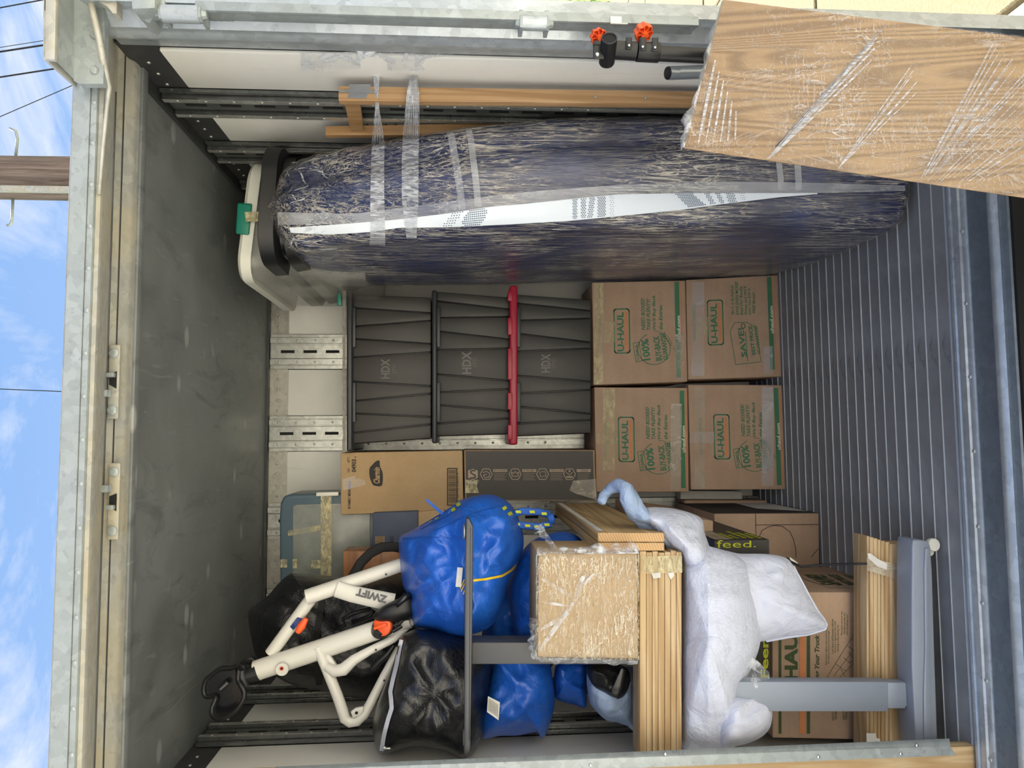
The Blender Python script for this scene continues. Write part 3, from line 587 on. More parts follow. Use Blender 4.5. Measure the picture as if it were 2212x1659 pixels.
# unseen house added behind the camera to bounce warm light into the container
t = thing('house', 'unseen cream stucco house added behind the camera for warm bounce light', 'house', (0, -11, G))
mb = MB(); mb.box(-11, 11, -15, -11, G, 4.6); obj('wall', mb, M['stucco'], t)
mb = MB(); mb.prism([(-11.6, -10.4, 4.6), (-11.6, -15.6, 4.6), (-11.6, -13, 6.2)], (23.2, 0, 0)); obj('roof', mb, M['block'], t)
for x in (-7, -3, 3.5, 7.5):
    mb = MB(); mb.box(x-.6, x+.6, -11.03, -10.98, 1.0, 2.4); w_ = obj('window', mb, M['white_plastic'], t); mb = MB(); mb.box(x-.53, x+.53, -10.985, -10.97, 1.07, 2.33); obj('pane', mb, M['black_gloss'], w_)
# utility pole
px0, px1 = at(60, 340, 6.0), at(60, 430, 6.0); pc = (px0+px1)/2; pr_ = abs(px0.x-px1.x)/2
t = thing('utility_pole', 'weathered wooden utility pole rising behind the container roof', 'pole', (pc.x, 6.0, G))
mb = MB(); rings = [(pr_*1.18, 0), (pr_*1.1, 2.5), (pr_, 5.2), (pr_*.9, 9)]; mb.lathe((pc.x, 6.0, G), (0, 0, 1), rings, 28); obj('pole_shaft', mb, M['pole'], t, smooth=True)
mb = MB(); cx = at(60, 408, 5.82).x; mb.box(cx-.022, cx+.022, 5.80, 5.86, G, 8.6); obj('cable_conduit', mb, M['galv_cream'], t, bev=.008)
for pth in (((34, 338), (38, 300), (34, 283), (21, 277)), ((28, 430), (26, 470), (24, 484), (15, 487))):
    mb = MB(); mb.tube([at(x, y, 6.0) for x, y in pth], .011, 8); obj('climbing_step', mb, M['galv'], t, smooth='all')
for k_, (a, b, yy, r_w, lb) in enumerate((((-60, 28), (112, -4), 14, .012, 'black overhead wire crossing the sky above the casting, uppermost in the photo'), ((-60, 112), (130, 82), 14, .006, 'thin overhead wire just above a thick wire, second from the photo top'),
        ((-60, 121), (130, 92), 13, .016, 'thick overhead wire beside the thin one, third from the photo top'), ((-60, 176), (160, 142), 13, .014, 'overhead wire passing below the corner casting'),
        ((-60, 278), (190, 170), 15, .008, 'steeply sloping overhead wire beside the utility pole'), ((-60, 838), (190, 848), 15, .010, 'lone dark wire crossing clear blue sky left of the pole'))):
    mb = MB(); A, B_ = at(a[0], a[1], yy), at(b[0], b[1], yy); D = B_-A; A = A-D*1.0; B_ = B_+D*1.2
    mb.tube([A.lerp(B_, i/6)-V(0, 0, 0) for i in range(7)], r_w, 6); tagm(obj('overhead_wire', mb, M['wire']), lb, 'wire', 'overhead wires')
# ================================================================ the wrapped mattress
def loft(rows, n=28, bulge=.02):
    """rows: z, xl_front, xl_back, xr, yf, yb, radius ; closed rounded box"""
    vs = []; fs = []; m_ = None
    for (z, xlf, xlb, xr, yf, yb, r) in rows:
        cs = [(xlf, yf), (xr, yf), (xr, yb), (xlb, yb)]; pts = []
        for i in range(4):
            p, a, b = Vector(cs[i]), Vector(cs[i-1]), Vector(cs[(i+1) % 4]); da = (a-p); db = (b-p); rr = min(r, da.length*.49, db.length*.49); A = p+da.normalized()*rr; B = p+db.normalized()*rr
            for j in range(9): t = j/8; pts.append(A*(1-t)**2+p*2*t*(1-t)+B*t*t)
            nx = cs[(i+1) % 4]; nn = 14
            p2 = Vector(nx); a2 = p-p2; c2 = Vector(cs[(i+2) % 4])-p2; r2 = min(r, a2.length*.49, c2.length*.49); E_ = p2+a2.normalized()*r2
            out = Vector(((E_-B).y, -(E_-B).x)); out = out.normalized() if out.length else out
            for j in range(1, nn): t = j/nn; pts.append(B.lerp(E_, t)+out*bulge*math.sin(math.pi*t))
        m_ = len(pts); vs += [Vector((p.x, p.y, z)) for p in pts]
    for i in range(len(rows)-1):
        for j in range(m_): fs.append((i*m_+j, i*m_+(j+1) % m_, (i+1)*m_+(j+1) % m_, (i+1)*m_+j))
    fs.append(tuple(range(m_))[::-1]); fs.append(tuple(range((len(rows)-1)*m_, len(rows)*m_)))
    return MB().add(vs, fs)
def lerp_tab(tab, z):
    for a, b in zip(tab, tab[1:]):
        if z <= b[0] or b is tab[-1]:
            t = max(0, min(1, (z-a[0])/(b[0]-a[0]))); t = t*t*(3-2*t) if False else t; return [x+(y-x)*t for x, y in zip(a[1:], b[1:])]
MT_ = [(0, .615, .70, .93, 2.035, 3.15), (.3, .615, .695, .955, 2.04, 3.15), (.7, .615, .67, .972, 2.05, 3.12), (1.1, .61, .650, .965, 2.07, 3.10), (1.35, .60, .632, .942, 2.085, 3.08), (1.7, .60, .62, .905, 2.16, 3.05), (1.97, .60, .62, .885, 2.27, 3.02)]
zt, zb, R_ = 2.0, .004, .13
rows = []; NR = 110
for i in range(NR+1):
    z = zb+(zt-zb)*(.5-.5*math.cos(math.pi*i/NR)); xlf, xlb, xr, yf, yb = lerp_tab(MT_, z); d = 0
    Rb = .075
    if z > zt-R_: d = R_-math.sqrt(max(0, R_**2-(z-(zt-R_))**2))
    if z < zb+Rb: d = Rb-math.sqrt(max(0, Rb**2-((zb+Rb)-z)**2))
    rows.append((z, xlf+d, xlb+d, xr-d, yf+d, yb-d, .105))
mb = loft(rows, bulge=.022)
def crumple(v, k=1.0):
    p = Vector((v.x*9, v.y*9, v.z*1.6)); q_ = Vector((v.x*26, v.y*26, v.z*4)); top = max(0, (v.z-1.45)/.5)
    a = noise.noise(p)*.010+noise.noise(q_)*.0035+(abs(noise.noise(v*11))-.2)*.014*top
    return a*k
ctr = Vector((.79, 2.6, 0))
def puff(mb, extra=0.0, k=1.0):
    out = MB()
    for v in mb.v:
        d = Vector((v.x-ctr.x, (v.y-ctr.y)*.35, (v.z-1)*.12)).normalized(); out.v.append(v+d*(crumple(v, k)*min(1, v.z/.1)+extra))
    out.f = list(mb.f); return out
body = puff(mb)
T = thing('mattress', 'tall navy mattress wrapped in clear stretch film standing on end at the right', 'mattress', (.80, 2.5, 0))
obj('cover', body, M['navy'], T, smooth='all')
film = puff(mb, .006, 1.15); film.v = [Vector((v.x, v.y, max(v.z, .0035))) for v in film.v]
obj('stretch_film', film, M['film_v_glint'], T, smooth='all')
tr = bvh(film)
up = [(625, 492), (680, 488), (740, 484), (850, 475), (960, 462), (1003, 455), (1063, 446), (1128, 441), (1231, 430), (1332, 420), (1475, 417), (1684, 417), (1765, 417)]
lo = [(628, 503), (651, 504), (711, 507), (802, 501), (862, 492), (964, 491), (1096, 485), (1231, 477), (1367, 464), (1475, 453), (1560, 441), (1684, 426), (1766, 419)]
obj('exposed_fabric_strip', drape(tr, band(up, lo, 90, 5), .003), M['mfab'], T, smooth='all', label='white quilted fabric showing between the wrapped edges')
# woven dotted pattern on the strip
mb = MB(); r_ = random.Random(11)
def strip_xy(x, t):
    def yv(pl): 
        for a, b in zip(pl, pl[1:]):
            if x <= b[0]: return a[1]+(b[1]-a[1])*(x-a[0])/(b[0]-a[0])
        return pl[-1][1]
    return yv(up)*(1-t)+yv(lo)*t
def dots(x0, x1, slant, step=4.2, row=5.0, r=1.25, lens=False, keep=1.0):
    n_ = 0; t_ = 0.06; k = 0
    while t_ < .95:
        x = x0+(step/2 if k % 2 else 0)
        while x < x1:
            xx = x+slant*(t_-.5); y = strip_xy(xx, t_)
            if (not lens or abs((x-(x0+x1)/2)/((x1-x0)/2))**2+((t_-.5)/.62)**2 < 1) and r_.random() < keep:
                d = ray(xx, y).normalized(); h = tr.ray_cast(O, d)
                if h[0] is not None:
                    c = h[0]-d*.0045; s_ = r*2.15/FPX; mb.add([c+V(-s_, 0, 0), c+V(0, 0, s_*1.5), c+V(s_, 0, 0), c+V(0, 0, -s_*1.5)], [(0, 1, 2, 3)])
            x += step
        t_ += row/max(8, abs(strip_xy(x0, 1)-strip_xy(x0, 0))); k += 1
dots(966, 990, -26, 5.5); dots(1000, 1050, -14, 4.4, 4.2, 1.4, True); dots(1238, 1248, 0, 4, 3.6); dots(1256, 1266, 0, 4.4, 3.6); dots(1272, 1284, -6, 4, 4); dots(1292, 1308, 0, 4.4, 3.4); dots(1318, 1326, 0, 5, 4.5, .8)
dots(1475, 1512, 34, 4, 3.6, 1.3); dots(1530, 1540, 16, 4.4, 3.6); dots(1552, 1562, 12, 4, 4); dots(1572, 1590, 6, 4.6, 3.8); dots(1600, 1612, 6, 5, 4.5, .8)
obj('woven_dots', mb, M['dot'], T)['kind'] = 'stuff'
# translucent tape bands
for nm, a, b in (('tape_band', [(600, 458), (760, 462), (860, 450), (960, 437), (1128, 415), (1332, 400), (1475, 393), (1684, 393), (1990, 402)], [(600, 486), (740, 484), (850, 475), (960, 462), (1128, 441), (1332, 420), (1475, 417), (1765, 417), (1990, 412)]),
                 ('tape_band', [(957, 262), (968, 300), (985, 400), (992, 455)], [(971, 259), (984, 300), (1000, 400), (1006, 452)]),
                 ('tape_band', [(999, 256), (1010, 300), (1022, 400), (1026, 448)], [(1013, 254), (1024, 300), (1036, 400), (1040, 446)]),
                 ('tape_band', [(1676, 350), (1680, 385), (1680, 412)], [(1689, 352), (1693, 385), (1692, 412)]), ('tape_band', [(1716, 355), (1718, 390), (1718, 412)], [(1730, 357), (1732, 390), (1732, 412)])):
    obj(nm, drape(tr, band(a, b, 40, 3), .006), M['tape_white'], T, smooth='all')
for a, b in (([(806, 275), (802, 340), (800, 420), (800, 500), (798, 530)], [(832, 272), (830, 340), (830, 420), (832, 500), (832, 530)]), ([(872, 268), (868, 340), (868, 430), (876, 500), (878, 515)], [(906, 263), (904, 340), (904, 430), (900, 500), (900, 515)])):
    obj('gathered_film_band', drape(tr, band(a, b, 40, 4), .008), M['film_rope'], T, smooth='all')
r_ = random.Random(77)  # pale strips paint sky glints onto the crinkled mattress film
for i in range(34):
    x = r_.uniform(618, 705); y = r_.uniform(350, 545); a = r_.uniform(-.5, 1.3) if y < 460 else r_.uniform(-1.2, .3); L_ = r_.uniform(14, 42); w = r_.uniform(1.2, 4); n_ = 6; k = (-math.sin(a)*w, math.cos(a)*w); wv = r_.uniform(-4, 4)
    g = [[(x+math.cos(a)*L_*j/n_+k[0]*o*math.sin(math.pi*(j+.3)/(n_+.6))+wv*math.sin(j*1.1), y+math.sin(a)*L_*j/n_+k[1]*o*math.sin(math.pi*(j+.3)/(n_+.6))) for j in range(n_+1)] for o in (-.5, .5)]
    obj('film_crease', drape(tr, g, .007), M['film_rope'], T, smooth='all')
# gathered film rope knotted on the wall
T = thing('film_tie', 'twisted clear stretch film tying the mattress to the right wall', 'film', at(850, 200, 2.05))
r_ = random.Random(5)
def strands(a, b, wa, wm, wb, n_, mid=.45, dA=2.0, dB=2.06, name='film_strand'):
    for i in range(n_):
        f = (i+.5)/n_-.5; j = r_.uniform(-.6, .6); pts = []
        for k in range(9):
            t = k/8; w = (wa*(1-t/mid)+wm*t/mid) if t < mid else (wm*(1-(t-mid)/(1-mid))+wb*(t-mid)/(1-mid))
            x = a[0]+(b[0]-a[0])*t+f*w+j; y = a[1]+(b[1]-a[1])*t; pts.append(at(x, y, dA+(dB-dA)*t-.085*math.sin(math.pi*t)+r_.uniform(-.002, .002)))
        mb = MB(); mb.tube(pts, [.0011*r_.uniform(.7, 1.9) for _ in pts], 5); obj(name, mb, M['film_rope'] if i % 2 else M['film_free'], T, smooth='all')
strands((812, 152), (817, 312), 16, 5, 30, 11, .45, 1.97, 2.17)
strands((893, 165), (888, 302), 14, 26, 36, 16, .3, 1.95, 2.15)
def sheetpx(pts, Y, mat, name, amp=.004, seed=0, parent=None):   # small crumpled sheet between picture points (grid rows)
    vs = [at(x, y, (Y if not hasattr(Y, '__len__') else Y[i])+noise.noise(Vector((x*.11, y*.13, seed)))*amp) for i, row in enumerate(pts) for x, y in row]; C_ = len(pts[0])
    return obj(name, MB().add(vs, [(r*C_+c, r*C_+c+1, (r+1)*C_+c+1, (r+1)*C_+c) for r in range(len(pts)-1) for c in range(C_-1)]), mat, parent, smooth='all')
Yw = [1.86, 1.88, 1.92, 1.95]
sheetpx([[(650+i*30, 112+j*13+3*math.sin(i)) for i in range(12)] for j in range(4)], [1.842, 1.862, 1.895, 1.925], M['film_free'], 'film_patch', .006, 3, T)
for i in range(14):
    a = -2.9+i*.42; L_ = r_.uniform(18, 60); p0 = (893, 150); pts = [at(p0[0]+math.cos(a)*L_*t, p0[1]+math.sin(a)*L_*t*.42, 1.95-.06*max(0, -math.sin(a))*t) for t in (0, .3, .6, 1)]
    mb = MB(); mb.tube(pts, [.0022, .0028, .002, .0006], 5); obj('film_crease', mb, M['film_rope'], T, smooth='all')

# ================================================================ black tote rims and the clear bin above the mattress
def roundrect_loop(x0, x1, y0, y1, r, n=8):
    out = []
    for cx, cy, a in ((x1-r, y1-r, 0), (x0+r, y1-r, 90), (x0+r, y0+r, 180), (x1-r, y0+r, 270)):
        out += [(cx+r*math.cos(math.radians(a+i*90/n)), cy+r*math.sin(math.radians(a+i*90/n))) for i in range(n+1)]
    return out
def tub(rows, tilt=0, piv=(0, 0, 0), close=True):
    """rows: (z, inset) around a loop; tilt about the Y axis"""
    vs = []; fs = []; n_ = None; Rm = Matrix.Rotation(tilt, 3, 'Y'); piv = Vector(piv)
    for (z, x0, x1, y0, y1, r) in rows:
        lp = roundrect_loop(x0, x1, y0, y1, r); n_ = len(lp); vs += [Rm @ (Vector((x, y, z))-piv)+piv for x, y in lp]
    for i in range(len(rows)-1):
        for j in range(n_): fs.append((i*n_+j, i*n_+(j+1) % n_, (i+1)*n_+(j+1) % n_, (i+1)*n_+j))
    if close: fs.append(tuple(range(n_))[::-1]); fs.append(tuple(range((len(rows)-1)*n_, len(rows)*n_)))
    return MB().add(vs, fs)
# clear bin: lid top z about 2.13, front-left corner at picture (508, 595)
x0, x1 = .555, .965; yb0, yb1 = 2.50, 3.22
T = thing('clear_storage_bin', 'clear plastic bin with white lid and green latch, topmost at the right rear', 'storage bin', (.76, 2.85, 1.62))
rows = [(1.70, x0+.05, x1-.03, yb0+.05, yb1-.03, .06), (1.90, x0+.03, x1-.02, yb0+.03, yb1-.02, .07), (2.06, x0+.015, x1-.01, yb0+.015, yb1-.01, .08), (2.085, x0+.005, x1, yb0+.005, yb1, .08)]
obj('clear_body', tub(rows, .10, (.76, 2.8, 2.1)), M['clear'], T, smooth=True)
rows = [(2.082, x0, x1+.005, yb0, yb1, .085), (2.078, x0-.010, x1+.008, yb0-.008, yb1, .09), (2.112, x0-.012, x1+.01, yb0-.010, yb1, .09), (2.124, x0-.002, x1, yb0, yb1-.01, .085), (2.118, x0+.03, x1-.03, yb0+.03, yb1-.04, .06)]
obj('white_lid', tub(rows, .10, (.76, 2.8, 2.1)), M['white_plastic'], T, smooth=True)
lt = MB(); lt.hexa([at(509, 505, 2.48), at(513, 438, 2.48), at(545, 440, 2.48), at(538, 508, 2.48)], [at(509, 505, 2.52), at(513, 438, 2.52), at(545, 440, 2.52), at(538, 508, 2.52)]); obj('latch', lt, M['green'], T, bev=.006, seg=3)
mb = MB(); mb.add([at(x, y, 2.475) for x, y in ((528, 458), (564, 457), (564, 480), (532, 478))], [(0, 1, 2, 3)]); obj('packing_tape', mb, M['tape_bright'], T)
mb = MB(); mb.tube([at(532, 478, 2.472), at(545, 474, 2.465), at(564, 476, 2.46)], .004, 6); obj('tape_crease', mb, M['tape_bright'], T, smooth='all')
mb = MB(); mb.hexa([at(x, y, 2.9) for x, y in ((728, 660), (728, 632), (736, 632), (738, 660))], [at(x, y, 2.93) for x, y in ((728, 660), (728, 632), (736, 632), (738, 660))]); obj('latch', mb, M['green'], T, bev=.004)
for i, (zt_, xa, xb, ya, tl, lab) in enumerate(((2.022, .575, .985, 2.33, .045, 'upper black open tote behind the mattress top under the clear bin'), (1.965, .585, .95, 2.36, -.06, 'lower black tote nested just behind the top of the wrapped mattress'))):
    T = thing('black_tote', lab, 'tote', ((xa+xb)/2, 2.75, 1.2), 'black totes behind the mattress')
    if i == 0: xb = .975
    rows = [(zt_-.20, xa+.06, xb-.04, ya+.06, 3.2, .08), (zt_-.035, xa+.03, xb-.02, ya+.03, 3.25, .10)]
    obj('tub_body', tub(rows, tl, (.78, 2.7, zt_)), M['black_gloss'], T, smooth=True)
    rows = [(zt_-.06, xa+.022, xb-.014, ya+.022, 3.26, .10), (zt_-.05, xa, xb, ya, 3.27, .11), (zt_-.004, xa-.004, xb+.002, ya-.004, 3.272, .11), (zt_, xa+.004, xb-.004, ya+.004, 3.265, .105), (zt_-.012, xa+.03, xb-.03, ya+.03, 3.24, .09)]
    obj('rim', tub(rows, tl, (.78, 2.7, zt_)), M['black'], T, smooth=True)

# ================================================================ stacked storage totes with ribbed fronts
def pxq(x0, x1, yl, yr, Y): return [at(x0, yl, Y), at(x0, yr, Y), at(x1, yr, Y), at(x1, yl, Y)]
cy = lambda v: 580+v/3.072
YT = 3.0
TOTES = (
 dict(x=(760, 932), rim=(748, 761), rimy=(974, 629), top=[170, 260, 385, 465, 590, 750, 880, 960, 1090, 1165], bot=[190, 295, 345, 500, 555, 780, 830, 985, 1035, 1130], hd=(823, 842, 818, 775), g=(847, 855, 807, 788), lab='top charcoal storage tote with ribbed front in the middle stack'),
 dict(x=(942, 1101), rim=(933, 944), rimy=(958, 626), top=[150, 215, 327, 415, 540, 700, 822, 905, 1030, 1115], bot=[190, 270, 320, 470, 530, 745, 800, 945, 995, 1100], hd=(998, 1018, 808, 759), g=(1021, 1029, 793, 774), lab='second charcoal storage tote in the middle stack, resting on the red lid'),
 dict(x=(1114, 1277), rim=(1101, 1118), rimy=(961, 616), top=[170, 230, 345, 430, 550, 710, 830, 915, 1030, 1115], bot=[205, 280, 330, 490, 530, 750, 805, 965, 1005, 1095], hd=(1169, 1189, 805, 764), g=(1192, 1200, 796, 777), lab='lowest charcoal storage tote, the one closed with a red lid'))
for k_, d in enumerate(TOTES):
    tq = [cy(v) for v in d['top']]; bq = [cy(v) for v in d['bot']]; xa, xb = d['x']
    base = at(xb, (tq[0]+tq[-1])/2, YT)
    T = thing('storage_tote', d['lab'], 'storage tote', (base.x, 3.12, base.z), 'ribbed storage totes in the middle stack')
    a = [at(xa, tq[-1], YT), at(xa, tq[0], YT), at(xb, bq[0], YT), at(xb, bq[-1], YT)]; b = [a[0]+V(0, .285, 0), a[1]+V(0, .285, 0), a[2]+V(0, .27, 0), a[3]+V(0, .27, 0)]
    mb = MB(); mb.hexa(a, b); obj('tote_body', mb, M['black'], T, bev=.012, seg=2)  # body blacker than its panels, putting groove shade into the colour
    for i in range(9):
        g = 1.3; h_ = .016 if i % 2 == 0 else .009
        c4 = [(xa+1, tq[i+1]-g), (xa+1, tq[i]+g), (xb-1, bq[i]+g), (xb-1, bq[i+1]-g)]
        if i in (0, 8): h_ = .006
        f_ = [at(x, y, YT-h_) for x, y in c4]; mb = MB(); mb.hexa(f_, [p+V(0, h_+.004, 0) for p in f_]); obj('side_panel', mb, M['tote'], T, bev=.0035, seg=2)
    mb = MB(); q = pxq(d['hd'][0], d['hd'][1], d['hd'][2], d['hd'][3], YT-.0165); ptext(mb, q, 'HDX', 0, 1, 0, 1, B1, 0, 0, .0004); q = pxq(d['g'][0], d['g'][1], d['g'][2], d['g'][3], YT-.0165); ptext(mb, q, '27G', 0, 1, 0, 1, .0, 0, 0, .0004); obj('moulded_lettering', mb, M['tote_mark'], T)
    r0_, r1_ = d['rim']; yl, yr = d['rimy']; mat = M['red'] if k_ == 2 else M['tote_rim']; nm = 'lid'
    mb, a, b = pbox([(r0_, yl), (r0_, yr), (r1_, yr), (r1_, yl)], YT-.045, .34); L = obj(nm, mb, mat, T, bev=.008, seg=3)
    if k_ == 2: L['label'] = 'red plastic lid'
    for (ya, yb_) in ((.27, .56), (.56, .74), (.74, 1.0)) if False else ((664, 750), (778, 824) if False else (826, 912)):
        mb = MB(); sk = [at(r1_-3, yb_, YT-.030), at(r1_-3, ya, YT-.030), at(r1_+7, ya, YT-.030), at(r1_+7, yb_, YT-.030)]; mb.hexa(sk, [p+V(0, .03, 0) for p in sk]); obj('lid_skirt' if k_ < 2 else 'tote_rim', mb, M['tote_rim'], T, bev=.003)
    if k_ == 2:
        for ya, yb_ in ((627, 650), (686, 723), (752, 820), (848, 885), (918, 950)):
            sk = [at(r0_-4, yb_, YT-.048), at(r0_-4, ya, YT-.048), at(r0_+6, ya, YT-.048), at(r0_+6, yb_, YT-.048)]; mb = MB(); mb.hexa(sk, [p+V(0, .02, 0) for p in sk]); obj('lid_tab', mb, mat, T, bev=.003)
        mb = MB(); ptext(mb, pxq(1106, 1112, 806, 762, YT-.0455), '14G & 27G', 0, 1, 0, 1, 0, 0, 0, .0004); obj('moulded_lettering', mb, M['red'], T)
mb = MB(); vs = []
for i in range(30):
    y = 628+i*12; w = 4+3*noise.noise(Vector((i*.6, 0, 0)))
    vs += [at(747, y, 2.97), at(747-w-3, y, 2.96), at(744-w, y, 3.04), at(747, y, 3.28)]
mb.add(vs, [(i*4+j, i*4+j+1, i*4+j+5, i*4+j+4) for i in range(29) for j in range(3)]); tagm(obj('felt_pad', mb, M['felt'], smooth='all'), 'grey felt pad lying over the topmost ribbed tote', 'felt pad')

# ================================================================ printed cardboard boxes
def carton(label, corners, Yf, depth, mat, group=None, name='cardboard_box', shift=(0, 0), bev=.004, flaps=True, cat='box'):
    mb, a, b = pbox(corners, Yf, depth, shift); c = sum(a+b, Vector())/8; zb_ = min(p.z for p in a+b)
    T = thing(name, label, cat, (c.x, c.y, zb_), group); obj('carton_body', mb, mat, T, bev=bev, seg=2)
    if flaps:
        s = MB(); top = [a[0], a[1], b[1], b[0]]; m0 = (top[0]+top[3])/2; m1 = (top[1]+top[2])/2; n_ = V(0, 0, .0015); s.add([m0+V(0, -.001, 0)+n_, m1+V(0, -.001, 0)+n_, m1+V(0, .001, 0)+n_, m0+V(0, .001, 0)+n_], [(0, 1, 2, 3)]); obj('flap_seam', s, M['dark'], T)
    return T, a, b
def uh_print(T, q, cv, kind, tapes):
    g = MB(); o_ = MB(); o2 = MB(); w_ = MB()
    R4 = lambda cx0, cx1, cy0, cy1: (cv(0, cy1)[0], cv(0, cy0)[0], cv(cx0, 0)[1], cv(cx1, 0)[1])   # crop rectangle -> s0,s1,t0,t1
    def tx(mb, s, cx0, cx1, cy0, cy1, **k): ptext(mb, q, s, *R4(cx0, cx1, cy0, cy1), **k)
    k0 = {'A': (0, 0), 'B': (645, -36), 'C': (13, 738), 'D': (665, 724)}[kind]
    D_ = lambda a, b, c, d: (a+k0[0], b+k0[0], c+k0[1], d+k0[1])
    s0, s1, t0, t1 = R4(*D_(205, 310, 288, 593)); pl = rrect(s0, s1, t0, t1, .011, q); pline(g, q, pl, .0055, closed=True)
    tx(g, 'U-HAUL', *D_(225, 271, 310, 582)); s0, s1, t0, t1 = R4(*D_(278, 296, 306, 575)); prect(o_, q, s0, s1, t0, t1)
    if kind != 'B':
        dx = 0 if kind in 'AC' else 0
        for s, r4 in (('NEED BOXES?', (392, 418, 215, 440)), ('TAKE PLENTY!', (430, 456, 220, 440)), ("We'll Buy Back", (470, 498, 195, 440)), ('the Extras.', (515, 540, 265, 440))): tx(g, s, *D_(*r4), bold=B1*.8, shear=I1)
        s0, s1, t0, t1 = R4(*D_(365, 590, 460, 680)); cs, ct = (s0+s1)/2, (t0+t1)/2; rs, rt = (s1-s0)/2, (t1-t0)/2
        pline(g, q, ring(cs, ct, rs, rt, 32, math.radians(20), math.radians(335)), .0028); pline(g, q, ring(cs, ct, rs*1.12, rt*1.12, 14, math.radians(0), math.radians(75)), .0022)
        for s, r4 in (('U-HAUL', (350, 368, 535, 648)), ('100%', (393, 446, 500, 650)), ('BUY-BACK', (480, 524, 480, 655)), ('GUARANTEE.', (531, 566, 455, 652))): tx(g, s, *D_(*r4), rot=-.10, bold=B1*1.1)
        s0, s1, t0, t1 = R4(*D_(338, 380, 528, 658)); pline(g, q, [(s0, t0+.02), (s1, t0-.01), (s1+.01, t1-.01), (s0+.01, t1+.02)], .0025, closed=True)
        tx(g, 'UNUSED - WITH RECEIPT', *D_(588, 600, 470, 620), rot=-.65, bold=0)
    else:
        for s, r4 in (('*BUY A BUNDLE-', (1015, 1036, 150, 362)), ('SAVE EVEN MORE!', (1046, 1067, 130, 362)), ('Beat Our Bundle', (1076, 1097, 165, 362)), ("Prices and We'll", (1105, 1127, 165, 362)), ('Give You $20 In', (1134, 1155, 180, 362)), ('FREE Boxes!', (1163, 1184, 210, 355))): tx(g, s, *r4, bold=B1*.6, shear=I1)
        pline(g, q, [cv(*p) for p in ((1013, 440), (1045, 378), (1130, 378), (1190, 415), (1225, 645), (1050, 665))], .0028, closed=True); pline(g, q, [cv(*p) for p in ((1118, 440), (1132, 640))], .003)
        for s, r4 in (('SAVE!', (1066, 1106, 448, 648)), ('BEST PRICE', (1140, 1166, 438, 636)), ('GUARANTEED*', (1178, 1200, 425, 632))): tx(g, s, *r4, rot=-.10)
        s_, t_ = cv(1104, 402); pline(g, q, ring(s_, t_, .022, .022, 16), .0035)
    s0, s1, t0, t1 = R4(*D_(628, 660, 100, 775)); s0, s1 = max(.02, s0), min(.985, s1); prect(g, q, s0, s1, t0, t1); s0b, s1b, t0b, t1b = R4(*D_(668, 675, 100, 775)); prect(o2, q, s0, s1, t0b, t1b)
    tx(w_, 'uhaul.com', *D_(638, 662, 345, 530), lift=.0024)
    tx(g, 'EASY-TO-LIFT HANDLES', *D_(100, 122, 310, 560), bold=.0, lift=.0016)
    obj('printed_lettering', g, M['print_green'], T, label='green printed lettering'); obj('orange_stripe', o_, M['print_orange'], T); o_ = o2; obj('orange_stripe', o_, M['print_orange'], T); obj('white_lettering', w_, M['print_white'], T)
    for (cx0, cx1, cy0, cy1, mt) in tapes:
        p = [cv(cx0, cy1), cv(cx0+3, cy0), cv(cx1+2, cy0), cv(cx1, cy1)]; n1_, n2_ = 10, 4; mb = MB(); vs = []
        for i in range(n1_+1):
            for j in range(n2_+1):
                a_, b_ = i/n1_, j/n2_; s = (p[0][0]*(1-b_)+p[3][0]*b_)*(1-a_)+(p[1][0]*(1-b_)+p[2][0]*b_)*a_; t = (p[0][1]*(1-b_)+p[3][1]*b_)*(1-a_)+(p[1][1]*(1-b_)+p[2][1]*b_)*a_
                vs.append(qpt(q, s, t, .003+.0012*noise.noise(Vector((i*.9+cx0, j*1.7, cy0)))))
        mb.add(vs, [(i*(n2_+1)+j, i*(n2_+1)+j+1, (i+1)*(n2_+1)+j+1, (i+1)*(n2_+1)+j) for i in range(n1_) for j in range(n2_)]); obj('packing_tape', mb, M[mt], T, smooth='all')
bx = lambda v: 1260+v/3.19
by = lambda v: 580+v/3.19
UH = (('A', [(72, 803), (60, 95), (703, 82), (718, 780)], 'cardboard moving box with green print, upper right of the four, beside the mattress', [(70, 135, 100, 798, 'tape_bright'), (630, 690, 450, 770, 'tape'), (140, 215, 370, 515, 'tape_bright')]),
      ('B', [(722, 765), (707, 78), (1340, 45), (1368, 745)], 'cardboard moving box with SAVE price-tag print, lower right of the four', [(742, 832, 95, 742, 'tape_white'), (775, 860, 340, 470, 'tape_bright'), (1240, 1305, 540, 728, 'tape_white')]),
      ('C', [(90, 1540), (75, 818), (718, 822), (728, 1540)], 'cardboard moving box with a broad gold-looking tape, upper left of the four', [(132, 215, 830, 1395, 'tape_bright'), (595, 672, 930, 1530, 'tape'), (90, 235, 1135, 1215, 'tape_bright')]),
      ('D', [(742, 1525), (722, 800), (1372, 803), (1398, 1522)], 'cardboard moving box with buy-back print on the floor, lower left of the four', [(762, 835, 812, 1515, 'tape'), (1228, 1310, 812, 1500, 'tape_white'), (730, 900, 1125, 1205, 'tape_white')]))
for kind, cs, lab, tapes in UH:
    c4 = [(bx(a), by(b)) for a, b in cs]
    bot = [c4[2][0], c4[3][0]]; Yf = 3.03 if kind in 'BD' else 3.02
    T, a, b = carton(lab, c4, Yf, .275, M['card'], 'four stacked moving boxes')
    A_ = Vector(c4[0]); Rr = (Vector(c4[1])-A_); Dd = (Vector(c4[3])-A_)
    def cv(cx, cy_, A_=A_, Rr=Rr, Dd=Dd):
        p = Vector((bx(cx), by(cy_)))-A_; det = Rr.x*Dd.y-Rr.y*Dd.x; return ((p.x*Dd.y-p.y*Dd.x)/det, (Rr.x*p.y-Rr.y*p.x)/det)
    uh_print(T, a, cv, kind, tapes)
